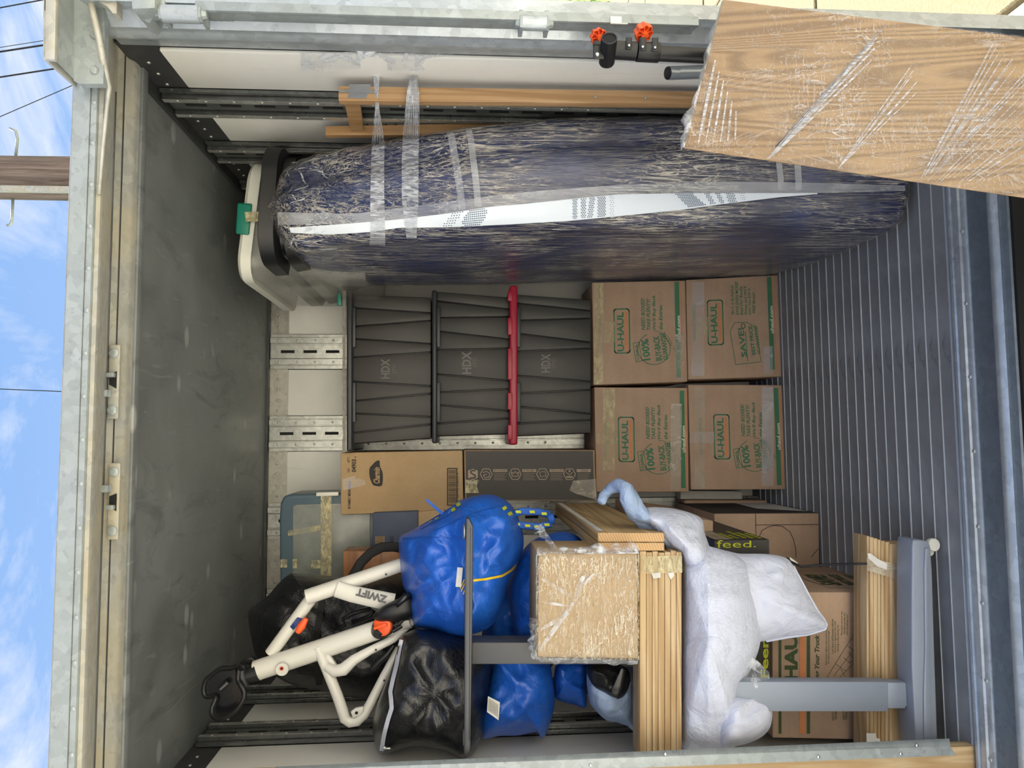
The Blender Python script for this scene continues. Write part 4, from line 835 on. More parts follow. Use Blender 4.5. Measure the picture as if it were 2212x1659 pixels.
# tall kraft box and charcoal box left of the totes
T, a, b = carton('tall tan cardboard box with a black oval logo and barcode, beside the totes', [(736, 1112), (736, 978), (999, 973), (1001, 1101)], 3.0, .29, M['card2'])
mb = MB(); C3 = lambda v: 720+v/3.814
C4 = lambda v: 960+v/3.814
def P3(mbx, s, cx0, cx1, cyl, cyr, Y=2.9985, **k): ptext(mbx, pxq(C3(cx0), C3(cx1), C4(cyl), C4(cyr), Y), s, 0, 1, 0, 1, lift=.0004, **k)
P3(mb, '30 FAMILY MEGA', 120, 143, 532, 368); P3(mb, '04903', 150, 190, 228, 122); P3(mb, '4', 174, 190, 114, 100, bold=0); P3(mb, '100', 116, 136, 230, 198, bold=0); P3(mb, '38772', 116, 136, 150, 104, bold=0)
P3(mb, '00 30772 04903 4', 1022, 1033, 490, 235, bold=0)
q = pxq(C3(930), C3(1025), C4(503), C4(195), 2.9985); w_ = (q[1]-q[0]).length
pline(mb, q, [(0.01, .12), (.99, .12), (.99, .93), (.01, .93)], .004, closed=True, lift=.0004)
r_ = random.Random(4); s = .05
while s < .95: w = r_.choice((.006, .010, .016)); prect(mb, q, s, s+w, .2, .86, .0004); s += w+r_.choice((.008, .014))
oval = [(298, 200), (300, 270), (325, 330), (350, 342), (395, 342), (408, 300), (405, 230), (385, 180), (380, 134), (350, 140), (325, 165)]
lp = smooth_loop(oval, 66); vs = [at(C3(p.x), C4(p.y), 2.9986) for p in lp]; mb.add(vs, [tuple(range(len(vs)))])
obj('printed_lettering', mb, M['print_black'], T, label='black printed lettering, logo and barcode')
mb = MB(); P3(mb, 'Charmin', 330, 384, 322, 188, Y=2.9978, shear=I1, bold=.03); obj('white_lettering', mb, M['card2'], T)
mb = MB(); mb.add([at(C3(x), C4(y), 2.9970) for x, y in ((78, 285), (180, 258), (186, 280), (262, 290), (268, 330), (82, 380), (76, 330))], [(0, 1, 2, 3, 4, 5, 6)]); obj('white_tape', mb, M['tape_white'], T)
mb = MB(); ptext(mb, pxq(C3(122), C3(143), C4(362), C4(302), 2.9985), 'ROLLS', 0, 1, 0, 1, B1, 0, 0, .0004); obj('blue_lettering', mb, M['bluestrap'], T)
T, a, b = carton('charcoal printed box with a row of outlined icons, under the tan box', [(1004.5, 1082), (1002, 972), (1285, 972), (1288, 1082)], 3.0, .29, M['card_edge'])
mb = MB(); prect(mb, a, .02, .98, .012, .985, .0008); obj('charcoal_print', mb, M['blackbox'], T)
mb = MB(); q = pxq(C3(1110), C3(1190), C4(290), C4(202), 2.998)
hexp = lambda cx, cyy, r: [(C3(cx+r*math.cos(math.radians(60*i))), C4(cyy+r*math.sin(math.radians(60*i)))) for i in range(6)]
def pxline(mbx, pts, w, Y, closed=True):
    P = [at(x, y, Y) for x, y in pts]; n_ = len(P)
    for i in range(n_ if closed else n_-1):
        a_, b_ = P[i], P[(i+1) % n_]; d = (b_-a_).normalized(); k = V(0, 1, 0).cross(d).normalized()*w/2; mbx.add([a_-k, b_-k, b_+k, a_+k], [(0, 1, 2, 3)])
def pxpoly(mbx, pts, Y): mbx.add([at(x, y, Y) for x, y in pts], [tuple(range(len(pts)))])
YK = 2.9980
pxpoly(mb, [(C3(x), C4(y)) for x, y in ((1110, 215), (1150, 202), (1190, 215), (1190, 275), (1150, 292), (1110, 275))], YK)
for i, cx in enumerate((1260, 1498, 1724, 1946)):
    pxline(mb, hexp(cx, 245, 50), .0028, YK); x0 = (1316, 1556, 1782, 2005)[i]; pxpoly(mb, [(C3(x), C4(y)) for x, y in ((x0, 204), (x0+116, 204), (x0+116, 227), (x0, 227))], YK)
    for j in range(5): pxline(mb, [(C3(x0+8), C4(240+j*13)), (C3(x0+108-(j % 2)*14), C4(240+j*13))], .0012, YK, False)
pxline(mb, [(C3(x), C4(y)) for x, y in ((1474, 262), (1468, 228), (1484, 240), (1498, 222), (1512, 240), (1528, 228), (1522, 262))], .0028, YK)
pxline(mb, [(C3(x), C4(y)) for x, y in ((1700, 228), (1745, 222), (1752, 262), (1706, 266))], .002, YK); pxline(mb, [(C3(x), C4(y)) for x, y in ((1232, 232), (1262, 222), (1290, 240), (1282, 268), (1248, 274), (1236, 252), (1266, 246))], .0028, YK, False)
pxline(mb, [(C3(x), C4(y)) for x, y in ((1920, 230), (1946, 252), (1972, 230))], .0024, YK, False); pxpoly(mb, [(C3(x), C4(y)) for x, y in ((1920, 262), (1972, 262), (1972, 274), (1920, 274))], YK); pxpoly(mb, [(C3(x), C4(y)) for x, y in ((1946, 205), (1954, 222), (1946, 232), (1938, 222))], YK)
obj('icon_print', mb, M['tan_print'], T, label='tan printed icons')
mb = MB(); pxline(mb, [(C3(x), C4(y)) for x, y in ((1172, 216), (1135, 216), (1128, 232), (1172, 258), (1164, 276), (1124, 278))], .006, YK-.0004, False)
for s, x0 in (('BEST FIT AROUND', 1316), ('VIP TREATMENT', 1556), ('CLEAN & SLEEK', 1782), ('DURABLE', 2035)):   # words run along the picture's x: the print is turned on its side
    q = [at(C3(x0+6), C4(208), YK-.0004), at(C3(x0+(110 if x0 < 2000 else 64)), C4(208), YK-.0004), at(C3(x0+(110 if x0 < 2000 else 64)), C4(223), YK-.0004), at(C3(x0+6), C4(223), YK-.0004)]; ptext(mb, q, s, 0, 1, 0, 1, .01, 0, 0, .0004)
obj('dark_lettering', mb, M['blackbox'], T)
for pts, mt in ([((1085, 290), (1205, 292), (1180, 340), (1200, 400), (1085, 400)), 'tape_bright'], [((1975, 300), (2165, 285), (2168, 455), (2010, 410), (1945, 380)), 'tape']):
    mb = MB(); pxpoly(mb, [(C3(x), C4(y)) for x, y in pts], 2.995); obj('packing_tape', mb, M[mt], T)
mb = MB(); q = [at(C3(1108), C4(305), 2.9940), at(C3(1180), C4(305), 2.9940), at(C3(1180), C4(322), 2.9940), at(C3(1108), C4(322), 2.9940)]; ptext(mb, q, 'SANII', 0, 1, 0, 1, .01, 0, 0, .0004); obj('tan_lettering', mb, M['print_white'], T)
# ================================================================ right side: pine bed frame, poles, wrapped tabletop
T = thing('pine_bed_frame', 'pine bed side frame with grey duct tape standing along the right wall', 'bed frame', (.93, 2.1, 0))
Yr = 1.965
c4 = [(731, 214), (731, 186), (1700, 208), (1700, 226)]
fr_ = [at(731, 217, Yr), at(731, 185.5, Yr), at(1900, 205, Yr), at(1900, 229, Yr)]
k0 = at(731, 217, Yr); k1 = at(1900, 229, Yr); kr0 = at(731, 185.5, Yr); kr1 = at(1900, 203, Yr)
mb = MB(); mb.hexa([k0, kr0, kr1, k1], [k0+V(.0, .028, 0), kr0+V(0, .028, 0), kr1+V(0, .028, 0), k1+V(0, .028, 0)]); rail_ = obj('side_rail', mb, M['pine'], T, bev=.002)
for x, y in ((906, 202), (1286, 210), (1394, 211)):
    mb = MB(); c0 = at(x, y, Yr-.0002); mb.lathe(c0, (0, -1, 0), [(.0042, 0), (.0036, .0015), (.001, .002)], 10); obj('screw_head', mb, M['steel'], rail_, smooth=True)
mb = MB(); mb.hexa([at(745, 226, 2.0), at(745, 214, 2.0), at(778, 214, 2.0), at(778, 226, 2.0)], [at(757, 282, 2.22), at(757, 262, 2.22), at(785, 262, 2.22), at(785, 282, 2.22)]); obj('cross_slat', mb, M['pine'], T)
a0 = at(703, 290, 2.235); a1 = at(703, 273, 2.235); 
mb = MB(); mb.box(.93, .985, 2.225, 2.25, .02, 1.815) if False else mb.hexa([at(703, 292, 2.23), at(703, 273, 2.23), at(1250, 262, 2.23), at(1250, 292, 2.23)], [at(703, 292, 2.23)+V(0, .02, 0), at(703, 273, 2.23)+V(0, .02, 0), at(1250, 262, 2.23)+V(0, .02, 0), at(1250, 292, 2.23)+V(0, .02, 0)]); rr = obj('rear_rail', mb, M['pine'], T)
for x, y in ((793, 269), (834, 269), (855, 269)):
    mb = MB(); mb.lathe(at(x, y, 2.2295), (0, -1, 0), [(.003, 0), (.0028, .0006)], 8); obj('peg_hole', mb, M['dark'], rr)
for pts in ([(754, 182), (801, 182), (796, 198), (790, 213), (750, 211), (756, 196)], [(732, 195), (756, 192), (800, 193), (809, 197), (809, 202), (756, 199), (732, 200)]):
    mb = MB(); f_ = [at(x, y, Yr-.0012-.0012*(len(pts) == 7)) for x, y in pts]; mb.prism(f_, (0, .001, 0)); obj('duct_tape', mb, M['ducttape'], T)
# black clamp pole
T = thing('clamp_pole', 'black tube stand with tee clamp and two orange star knobs', 'pole stand', at(1460, 120, 1.60)-V(0, 0, 0))
Yp = 1.60; U1 = (at(1500, 118, Yp)-at(1400, 113, Yp)).normalized()
pA, pB = at(1420, 115.5, Yp), at(1420, 115.5, Yp)+U1*1.15
mb = MB(); mb.tube([pA, pA.lerp(pB, .5), pB], .0170, 28); obj('tube', mb, M['black'], T, smooth=True)
mb = MB(); mb.tube([at(1314, 107, Yp+.004), at(1374.5, 111, Yp)], .0205, 28); obj('tee_arm', mb, M['black'], T, smooth=True)
mb = MB(); mb.tube([at(1375.5, 111.5, Yp), at(1423, 114, Yp)], .0222, 28); obj('clamp_collar', mb, M['black'], T, smooth=True, bev=.001)
A_, B_ = at(1316, 84, Yp-.046), at(1310.5, 134, Yp+.016); t = (B_-A_).normalized(); L_ = (B_-A_).length
mb = MB(); mb.lathe(A_, t, [(.0185, 0), (.0185, L_), (.0170, L_+.003)], 30); sl_ = obj('tee_sleeve', mb, M['black'], T, smooth=True)
mb = MB(); mb.lathe(A_-t*.0004, t, [(.0145, -.0001), (.0140, .0004)], 30); obj('sleeve_bore', mb, M['dark'], sl_)
mb = MB(); mb.tube([A_-t*.001+(V(0, 0, 1).cross(t).normalized()*math.cos(a)+V(0, 0, 1).cross(t).normalized().cross(t)*math.sin(a))*.0165 for a in [2*math.pi*i/30 for i in range(31)]], .0022, 6, caps=False); obj('sleeve_lip', mb, M['black'], sl_, smooth='all')
mb = MB(); mb.hexa([at(1281, 128, Yp-.02), at(1281, 88, Yp-.02), at(1306, 88, Yp-.02), at(1306, 128, Yp-.02)], [at(1281, 128, Yp+.01), at(1281, 88, Yp+.01), at(1306, 88, Yp+.01), at(1306, 128, Yp+.01)]); obj('clamp_lug', mb, M['black'], T, bev=.003)
mb = MB(); mb.hexa([at(1280.5, 98, Yp-.0204), at(1280.5, 95.5, Yp-.0204), at(1300, 95.5, Yp-.0204), at(1300, 98, Yp-.0204)], [at(1280.5, 98, Yp-.018), at(1280.5, 95.5, Yp-.018), at(1300, 95.5, Yp-.018), at(1300, 98, Yp-.018)]); obj('clamp_slit', mb, M['dark'], T)
for (x0, x1, y0, y1) in ((1352, 1365, 80, 106), (1382, 1396, 80, 109), (1408, 1422, 81, 111)):
    mb = MB(); mb.hexa([at(x0, y1, Yp-.026), at(x0, y0, Yp-.02), at(x1, y0, Yp-.02), at(x1, y1, Yp-.026)], [at(x0, y1, Yp), at(x0, y0, Yp), at(x1, y0, Yp), at(x1, y1, Yp)]); obj('clamp_lug', mb, M['black'], T, bev=.002)
for x, y, r in ((1290.5, 118, .0052), (1358.5, 99, .0034), (1388, 102, .0036), (1414.5, 103.5, .0034)):
    c0 = at(x, y, Yp-.0265 if x > 1300 else Yp-.0202); mb = MB(); mb.lathe(c0, (0, -1, 0), [(r, 0), (r, .0015), (r*.7, .003)], 12); mb.lathe(c0+V(0, -.0028, 0), (0, -1, 0), [(r*.45, 0), (r*.45, .001)], 6); obj('bolt', mb, M['steel'], T, smooth=True)
def knob(cx, cy_, Y, R_, axis, lab):
    c0 = at(cx, cy_, Y); ax = Vector(axis).normalized(); a = ax.cross(V(0, 0, 1)).normalized(); b = a.cross(ax); n_ = 48; mb = MB(); vs = []
    prof = [(0, 1.0), (.008, 1.0), (.016, .97), (.021, .86)]
    for h_, s in prof: vs += [c0+ax*(h_-.010)+(a*math.cos(q)+b*math.sin(q))*R_*s*(1+.09*math.cos(8*q)) for q in [2*math.pi*i/n_ for i in range(n_)]]
    fs = [(i*n_+j, i*n_+(j+1) % n_, (i+1)*n_+(j+1) % n_, (i+1)*n_+j) for i in range(3) for j in range(n_)]+[tuple(range(3*n_, 4*n_))]
    # hollow underside facing the viewer: inner wall, floor, ribs and hub
    k = len(vs); vs += [c0+ax*(-.010)+(a*math.cos(q)+b*math.sin(q))*R_*.90*(1+.09*math.cos(8*q)) for q in [2*math.pi*i/n_ for i in range(n_)]]; vs += [c0+ax*.002+(a*math.cos(q)+b*math.sin(q))*R_*.86*(1+.09*math.cos(8*q)) for q in [2*math.pi*i/n_ for i in range(n_)]]
    fs += [(j, (j+1) % n_, k+(j+1) % n_, k+j) for j in range(n_)]+[(k+j, k+(j+1) % n_, k+n_+(j+1) % n_, k+n_+j) for j in range(n_)]+[tuple(range(k+n_, k+2*n_))]
    mb.add(vs, fs); kn = obj('star_knob', mb, M['orange'], T, smooth=True, label=lab)
    for i in range(8):
        q = 2*math.pi*i/8+.2; d = a*math.cos(q)+b*math.sin(q); s = ax.cross(d); mb = MB(); mb.obox(c0+d*R_*.6-ax*.003, d*R_*.33, s*.0010, ax*.006); obj('knob_rib', mb, M['orange'], kn)
    mb = MB(); mb.lathe(c0-ax*.018, ax, [(R_*.34, 0), (R_*.36, .018)], 16); obj('knob_hub', mb, M['orange'], kn, smooth=True)
    return c0, ax
c0, ax = knob(1292, 79, 1.615, .0185, (.55, .62, .12), 'left orange star knob behind the tee sleeve')
c0, ax = knob(1389, 69, 1.60, .0205, (.80, .45, .25), 'right orange star knob standing off the collar')
mb = MB(); mb.tube([at(1389, 70, 1.60), at(1389, 92, 1.59)], .0045, 10); obj('knob_shaft', mb, M['orange'], T, smooth=True)
# grey tube
T = thing('grey_tube', 'short grey metal tube with black end cap beside the black clamp pole', 'tube', at(1450, 158, 1.75))
a_, b_ = at(1443, 158, 1.75), at(1515, 155.5, 1.78); b2 = a_+(b_-a_)*9
mb = MB(); d = (b2-a_).normalized(); mb.lathe(a_, d, [(.0160, 0), (.0165, .002), (.0165, .024), (.0160, .026), (.0165, .028), (.0163, (b2-a_).length)], 26); obj('tube_body', mb, M['grey_tube'], T, smooth=True)
mb = MB(); mb.lathe(a_-d*.003, d, [(.013, 0), (.0155, .001), (.0158, .0035)], 26); obj('end_cap', mb, M['black'], T, smooth=True)
# oak tabletop wrapped in film, leaning outside the opening
A4 = [at(1478, 321, 1.47), at(1563, -1, 1.47), at(2212, 81, 1.36), at(2212, 428, 1.355)]
fT = 1.62; BR = A4[1]+(A4[2]-A4[1])*fT; BL = A4[0]+(A4[3]-A4[0])*fT*1.0
zc = G+.004
def to_ground(p, q_): t = (zc-p.z)/(q_.z-p.z); return p+(q_-p)*t
BR = to_ground(A4[1], A4[2]); BL = to_ground(A4[0], A4[3]); nrm = (A4[1]-A4[0]).cross(A4[3]-A4[0]).normalized(); nrm = nrm if nrm.y > 0 else -nrm
T = thing('oak_tabletop', 'oak-grained tabletop wrapped in stretch film leaning outside the right corner', 'tabletop', ((BL.x+BR.x)/2, (BL.y+BR.y)/2, G))
thk = nrm*.022+V(.012, 0, 0)
mb = MB(); mb.hexa([A4[0], A4[1], BR, BL], [A4[0]+thk, A4[1]+thk, BR+thk, BL+thk]); obj('wood_panel', mb, M['oak'], T, bev=.0015)
# right edge catches pale light: square lipping
vs = []; n1_, n2_ = 90, 40
for i in range(n1_+1):
    for j in range(n2_+1):
        t, s = i/n1_, j/n2_; p = (A4[0]*(1-s)+A4[1]*s)*(1-t)+(BL*(1-s)+BR*s)*t; r = noise.noise(Vector((p.x*16, 3, p.z*5)))*.0012+abs(noise.noise(Vector((p.x*40+p.z*22, 1, p.z*5-p.x*3))))*.0015; vs.append(p-nrm*(.0035+r))
mb = MB().add(vs, [(i*(n2_+1)+j, i*(n2_+1)+j+1, (i+1)*(n2_+1)+j+1, (i+1)*(n2_+1)+j) for i in range(n1_) for j in range(n2_)]); obj('stretch_film', mb, M['film_wood'], T, smooth='all')
vs = []; r_ = random.Random(9)
for i in range(26):
    t = i/25; e0 = A4[0].lerp(A4[1], t); w = .012*(.4+abs(noise.noise(Vector((t*7, 0, 4))))*2.2)*(1.2-t*.8)
    vs += [e0-nrm*.004, e0-nrm*.010+V(-.002, 0, w*.8), e0+nrm*.006+V(-.003, 0, w*1.1), e0+thk*.8]
mb = MB().add(vs, [(i*4+j, i*4+j+1, i*4+j+5, i*4+j+4) for i in range(25) for j in range(3)]); obj('loose_film_edge', mb, M['film_free'], T, smooth='all')
tq = bvh(MB().add([A4[0]-nrm*.006, A4[1]-nrm*.006, BR-nrm*.006, BL-nrm*.006], [(0, 1, 2, 3)]))
def creases(lines, tree, wpx, Yd=1.4, mat='film_rope', parent=None, name='film_crease', lift=.003):
    for (x0, y0, x1, y1, w) in lines:
        n_ = 10; k = Vector((-(y1-y0), x1-x0)).normalized()*w; g = [[(x0+(x1-x0)*i/n_+k.x*o*(.5+.5*math.sin(math.pi*i/n_)), y0+(y1-y0)*i/n_+k.y*o*(.5+.5*math.sin(math.pi*i/n_))) for i in range(n_+1)] for o in (-.5, 0, .5)]
        obj(name, drape(tree, g, lift), M[mat], parent, smooth='all')
L = []
for i in range(7): L.append((1650+i*3+r_.uniform(-6, 6), 345-i*1.2, 1918-i*7+r_.uniform(-8, 8), 52+i*13, 3.0+r_.random()*3))
for i in range(6): L.append((1810+i*5, 365-i*5, 1965+i*4+r_.uniform(-9, 9), 140+i*12, 1.6+r_.random()*2))
for i in range(9): L.append((1985+i*6+r_.uniform(-8, 8), 385-i*3, 2150+i*9+r_.uniform(-9, 9), 95+i*8, 2+r_.random()*4))
for i in range(10): L.append((2000+i*14+r_.uniform(-8, 8), 396-r_.uniform(0, 12), 2215, 180+i*19, 1.5+r_.random()*3))
for i in range(6): L.append((1508+i*16, 312-i*2, 1545+i*9, 130+i*22, 2.5+r_.random()*5))
creases(L, tq, 3, parent=T)

# ================================================================ timber: bundles of boards
def boards_bundle(T, strips, Yf, depth, mat, bow=.0):
    for (x0, x1, yl, yr, dy, mt) in strips:
        f_ = [at(x0, yl, Yf+dy), at(x0+(yr-yl)*0, yr, Yf+dy), at(x1, yr, Yf+dy), at(x1, yl, Yf+dy)]; mb = MB(); mb.hexa(f_, [p+V(0, depth, 0) for p in f_]); obj('board', mb, M[mt], T, bev=.0016, seg=2)
T = thing('board_bundle', 'bundle of pale pine boards lying across under the wrapped carton', 'boards', at(1474, 1420, 2.1), 'bundles of pine boards')
YB1 = 2.05; xs = [1382, 1396.5, 1409, 1422, 1436, 1449, 1461, 1473]; r_ = random.Random(21)
boards_bundle(T, [(xs[i]+.4, xs[i+1]-.5, 1640, 1192+r_.uniform(-2, 3), r_.uniform(-.003, .003), 'timber_x') for i in range(7)], YB1, .085, None)
mb = MB(); mb.add([at(x, y, YB1-.006) for x, y in ((1385, 1202), (1473, 1200), (1474, 1237), (1384, 1240))], [(0, 1, 2, 3)]); obj('packing_tape', mb, M['tape_bright'], T)
for pts in ([(1407, 1238), (1427, 1237), (1427, 1248), (1411, 1250)], [(1442, 1238), (1456, 1236), (1456, 1244), (1449, 1252)]): mb = MB(); mb.prism([at(x, y, YB1-.008) for x, y in pts], (0, .001, 0)); obj('torn_tape', mb, M['white_tag'], T)
T = thing('board_bundle', 'bundle of thin pine slats and one broad board on the floor at the lower left', 'boards', at(1971, 1380, 2.17), 'bundles of pine boards')
xs = [1872, 1879, 1887, 1896, 1903, 1912, 1922]; YB2 = 2.135
boards_bundle(T, [(xs[i]+.5, xs[i+1]-.5, 1640, 1158+i*2.6, r_.uniform(-.004, .004)-i*.0035, 'timber_x') for i in range(6)]+[(1922.5, 1971, 1640, 1175, -.026, 'timber_x')], YB2, .075, None)
mb = MB(); mb.add([at(x, y, YB2-.032) for x, y in ((1873, 1203), (1971, 1228), (1971, 1262), (1873, 1232))], [(0, 1, 2, 3)]); obj('packing_tape', mb, M['tape'], T)
for pts in ([(1874, 1196), (1880, 1195), (1896, 1207), (1917, 1218), (1916, 1231), (1896, 1224), (1876, 1206)], [(1872, 1584), (1892, 1584), (1893, 1594), (1902, 1597), (1901, 1606), (1872, 1606)]): mb = MB(); mb.prism([at(x, y, YB2-.034) for x, y in pts], (0, .001, 0)); obj('torn_tape', mb, M['white_tag'], T)
T = thing('deep_plank_pair', 'pair of pine planks on edge running to the rear, end grain showing', 'planks', at(1435, 1170, 2.1), 'bundles of pine boards')
YF, YE = 2.05, 2.98
for i, (ya, yb_) in enumerate(((1190, 1172), (1171, 1150.5))):
    f_ = [at(1291 if i else 1289, ya, YF), at(1291, yb_, YF), at(1435, yb_, YF), at(1436, ya, YF)]; mb = MB(); mb.hexa(f_, [p+V(0, YE-YF, 0) for p in f_]); pl_ = obj('plank', mb, M['timber_y'], T, bev=.0025, seg=2)
    mb = MB(); ins = [at(1293, ya-1.2, YF-.0005), at(1293, yb_+1.2, YF-.0005), at(1433.5, yb_+1.2, YF-.0005), at(1433.5, ya-1.2, YF-.0005)]; mb.add(ins, [(0, 1, 2, 3)]); obj('end_grain', mb, M['endgrain'], pl_)
a_ = at(1291, 1150.5, YF); tf = [a_+V(.0015, .02, -.022), a_+V(.0015, .02, -.004), a_+V(.0015, .9, -.004), a_+V(.0015, .9, -.022)]; mb = MB(); mb.add(tf, [(0, 1, 2, 3)]); obj('white_tape', mb, M['white_tag'], T)
# bed side rail with steel angle at the far left edge of the view
T = thing('bed_rail', 'long pine bed rail with a screwed galvanised steel angle at the left edge', 'bed rail', at(2100, 1640, 1.95))
q0 = [at(520, 1700, 2.0), at(520, 1672, 2.0), at(2106, 1612, 1.925), at(2109, 1668, 1.925)]
mb = MB(); mb.hexa(q0, [p+V(-.0, .035, 0) for p in q0]); obj('pine_rail', mb, M['timber_z'], T, bev=.002)
e0, e1 = at(594, 1656, 1.96), at(2051, 1595, 1.885); e0b, e1b = at(594, 1664, 1.93), at(2053, 1612, 1.88); e0c, e1c = at(594, 1690, 1.93), at(2066, 1632, 1.88)
def plate(a, b, c, d, n_, name, mat): mb = MB(); mb.hexa([a, b, c, d], [p+n_ for p in (a, b, c, d)]); return obj(name, mb, mat, T, bev=.0008)
plate(e0, e1, e1b, e0b, V(-.002, .002, 0), 'angle_leg', M['galv']); ang = plate(e0b, e1b, e1c, e0c, V(0, .0025, 0), 'angle_leg', M['galv'])
for x in (1258, 1425, 1752, 1934, 1980):
    t = (x-594)/(2052-594); top = e0b.lerp(e1b, t); low = e0c.lerp(e1c, t); c0 = top.lerp(low, .55 if x not in (1425, 1980) else -.25)
    mb = MB(); mb.lathe(c0+V(0, -.001, 0), (0, -1, 0), [(.0045, 0), (.004, .0018), (.002, .0026)], 12); obj('screw_head', mb, M['steel'], T, smooth=True)

# ================================================================ cartons at the lower left
T, a, b = carton('large moving box printed Loading Your Truck behind the grey desk leg', [(1669, 1594), (1668, 1279), (1957, 1279), (1958, 1600)], 2.245, .455, M['card'])
q = a; g = MB(); o_ = MB(); YL = 2.2435
for x0, x1 in ((1682, 1688), (1743, 1750)): g.add([at(x, y, YL) for x, y in ((x0, 1585), (x0, 1290), (x1, 1290), (x1, 1585))], [(0, 1, 2, 3)])
def PL(s, x0, x1, yl, yr, **k): ptext(g, pxq(x0, x1, yl, yr, YL), s, 0, 1, 0, 1, lift=.0002, **k)
PL('U-HAUL', 1695, 1723.5, 1520, 1345, bold=.045); PL('Loading Your Truck', 1760, 1773, 1499, 1371, shear=I1)
o_.add([at(x, y, YL) for x, y in ((1727, 1585), (1727, 1290), (1740, 1290), (1740, 1585))], [(0, 1, 2, 3)])
for k_, (x, yl, yr, s) in enumerate(((1783, 1436, 1358, 'Pack boxes tighter with cushioning'), (1788, 1434, 1362, 'for added protection and strength'), (1796, 1412, 1337, 'Load doors and dressers with the'), (1802, 1410, 1342, 'drawers against the wall'), (1808, 1408, 1350, 'opening in the moving van'), (1816, 1372, 1320, 'Place washer and dryer near'), (1822, 1370, 1324, 'the front so they line'), (1828, 1372, 1326, 'side of refrigerator'), (1845, 1357, 1308, 'Pack mattresses and'), (1851, 1355, 1312, 'fragile items'), (1797, 1556, 1536, 'LIGHT'), (1803, 1554, 1536, 'AND'), (1820, 1555, 1535, 'HEAVY'), (1826, 1554, 1538, 'ITEMS'))):
    PL(s, x, x+4.6, yl, yr, bold=.0)
obj('printed_lettering', g, M['print_olive'], T, label='dark green printed lettering'); obj('orange_stripe', o_, M['print_orange'], T)
mb = MB()
for pts in (((1787, 1462), (1846, 1367), (1862, 1366), (1870, 1372)), ((1787, 1462), (1812, 1470)), ((1846, 1367), (1850, 1400), (1868, 1412)), ((1800, 1462), (1850, 1395)), ((1812, 1466), (1866, 1408)), ((1822, 1420), (1836, 1432), (1846, 1424), (1832, 1408)), ((1805, 1434), (1828, 1450)), ((1840, 1380), (1862, 1396)), ((1830, 1395), (1856, 1412)), ((1815, 1444), (1826, 1462)), ((1865, 1440), (1855, 1430), (1845, 1440), (1855, 1455), (1868, 1452))): pxline(mb, pts, .0013, YL-.0001, False)
obj('line_drawing', mb, M['print_olive'], T, label='dark green line drawing of a loaded truck')
side = [a[1], b[1], b[2], a[2]]; g = MB()
ptext(g, side, 'SAVE!', .22, .62, .52, .68, rot=.12, lift=.002); ptext(g, side, 'BEST PRICE', .22, .62, .72, .80, rot=.12, lift=.002); ptext(g, side, 'GUARANTEED*', .20, .64, .84, .91, rot=.12, lift=.002)
pline(g, side, [(.12, .50), (.62, .44), (.78, .60), (.76, .86), (.66, .98), (.14, .96)], .003, closed=True, lift=.002); ptext(g, side, 'EASY-TO-LIFT', .7, .95, .22, .30, bold=0, lift=.002)
obj('printed_lettering', g, M['print_olive'], T, label='dark green SAVE tag printing')
mb = MB(); ppoly(mb, side, [(.05, .93), (1, .90), (1, 1), (.05, 1)], .003); obj('packing_tape', mb, M['tape'], T)
T, a, b = carton('long plain carton on the floor with a handle outline printed', [(1545, 1290), (1543, 1110), (1769, 1109), (1771, 1300)], 2.74, .50, M['card'])
mb = MB(); YL = 2.738
for pts in (((1632, 1110), (1633, 1155)), ((1632, 1134), (1769, 1133)), ((1640, 1160), (1646, 1146), (1660, 1138), (1674, 1135), (1690, 1137), (1706, 1148), (1714, 1165), (1719, 1185), (1720, 1205)), ((1768, 1185), (1752, 1204))): pxline(mb, pts, .0022, YL, False)
obj('printed_outline', mb, M['print_black'], T)
side = [a[1], b[1], b[2], a[2]]; mb = MB(); prect(mb, side, .02, .98, .0, 1.0, .001); sp_ = obj('dark_side_print', mb, M['print_black'], T); mb = MB(); ppoly(mb, side, [(.35, .58), (.95, .58), (.95, .97), (.12, .97)], .002); obj('white_label', mb, M['white_tag'], sp_)
T, a, b = carton('flat plain carton behind the long carton on the floor', [(1480, 1150), (1479, 1080.5), (1657, 1081), (1658, 1150)], 3.17, .13, M['card'])
T, a, b = carton('pale flat carton farthest back beside the four moving boxes', [(1470, 1120), (1470, 1060), (1604, 1061), (1604, 1120)], 3.24, .07, M['white_tag'])
T, a, b = carton('tan carton with faint lettering leaning behind the white bedding', [(1395, 1180), (1398, 1104), (1541, 1125), (1541, 1200)], 2.45, .52, M['card'])
T, a, b = carton('black and neon-yellow printed box on top of the large moving box', [(1545, 1476), (1543, 1168), (1661, 1166), (1664, 1476)], 2.235, .50, M['blue_carton'])
mb = MB(); prect(mb, a, 0, 1, 0, 1, .0008); obj('black_print', mb, M['blackbox'], T)
mb = MB(); ptext(mb, pxq(1545, 1602, 1194.5, 1168.5, 2.232), '', 0, 1, 0, 1) if False else None
q = [at(1548, 1166.5, 2.2325), at(1633, 1168, 2.2325), at(1633, 1182, 2.2325), at(1548, 1184, 2.2325)]; mb = MB(); ptext(mb, q, 'feed.', 0, 1, 0, 1, .0, 0, 0, .0004)
ptext(mb, pxq(1643, 1660, 1466, 1380, 2.2325), 'Feer', 0, 1, 0, 1, .03, 0, 0, .0004)
side = [a[1], b[1], b[2], a[2]]
for (s0, s1, t0, t1) in ((.08, .34, .25, .30), (.05, .3, .36, .42), (.05, .22, .48, .52), (.06, .40, .62, .67), (.05, .33, .74, .80), (.04, .30, .88, .93), (.55, .9, .3, .34), (.6, .95, .5, .54)):
    for j in range(4): d_ = (s1-s0)/4; ppoly(mb, side, [(s0+j*d_, t0), (s0+j*d_+d_*.8, t0-.02), (s0+j*d_+d_*.9, t1), (s0+j*d_+.02, t1+.02)], .002)
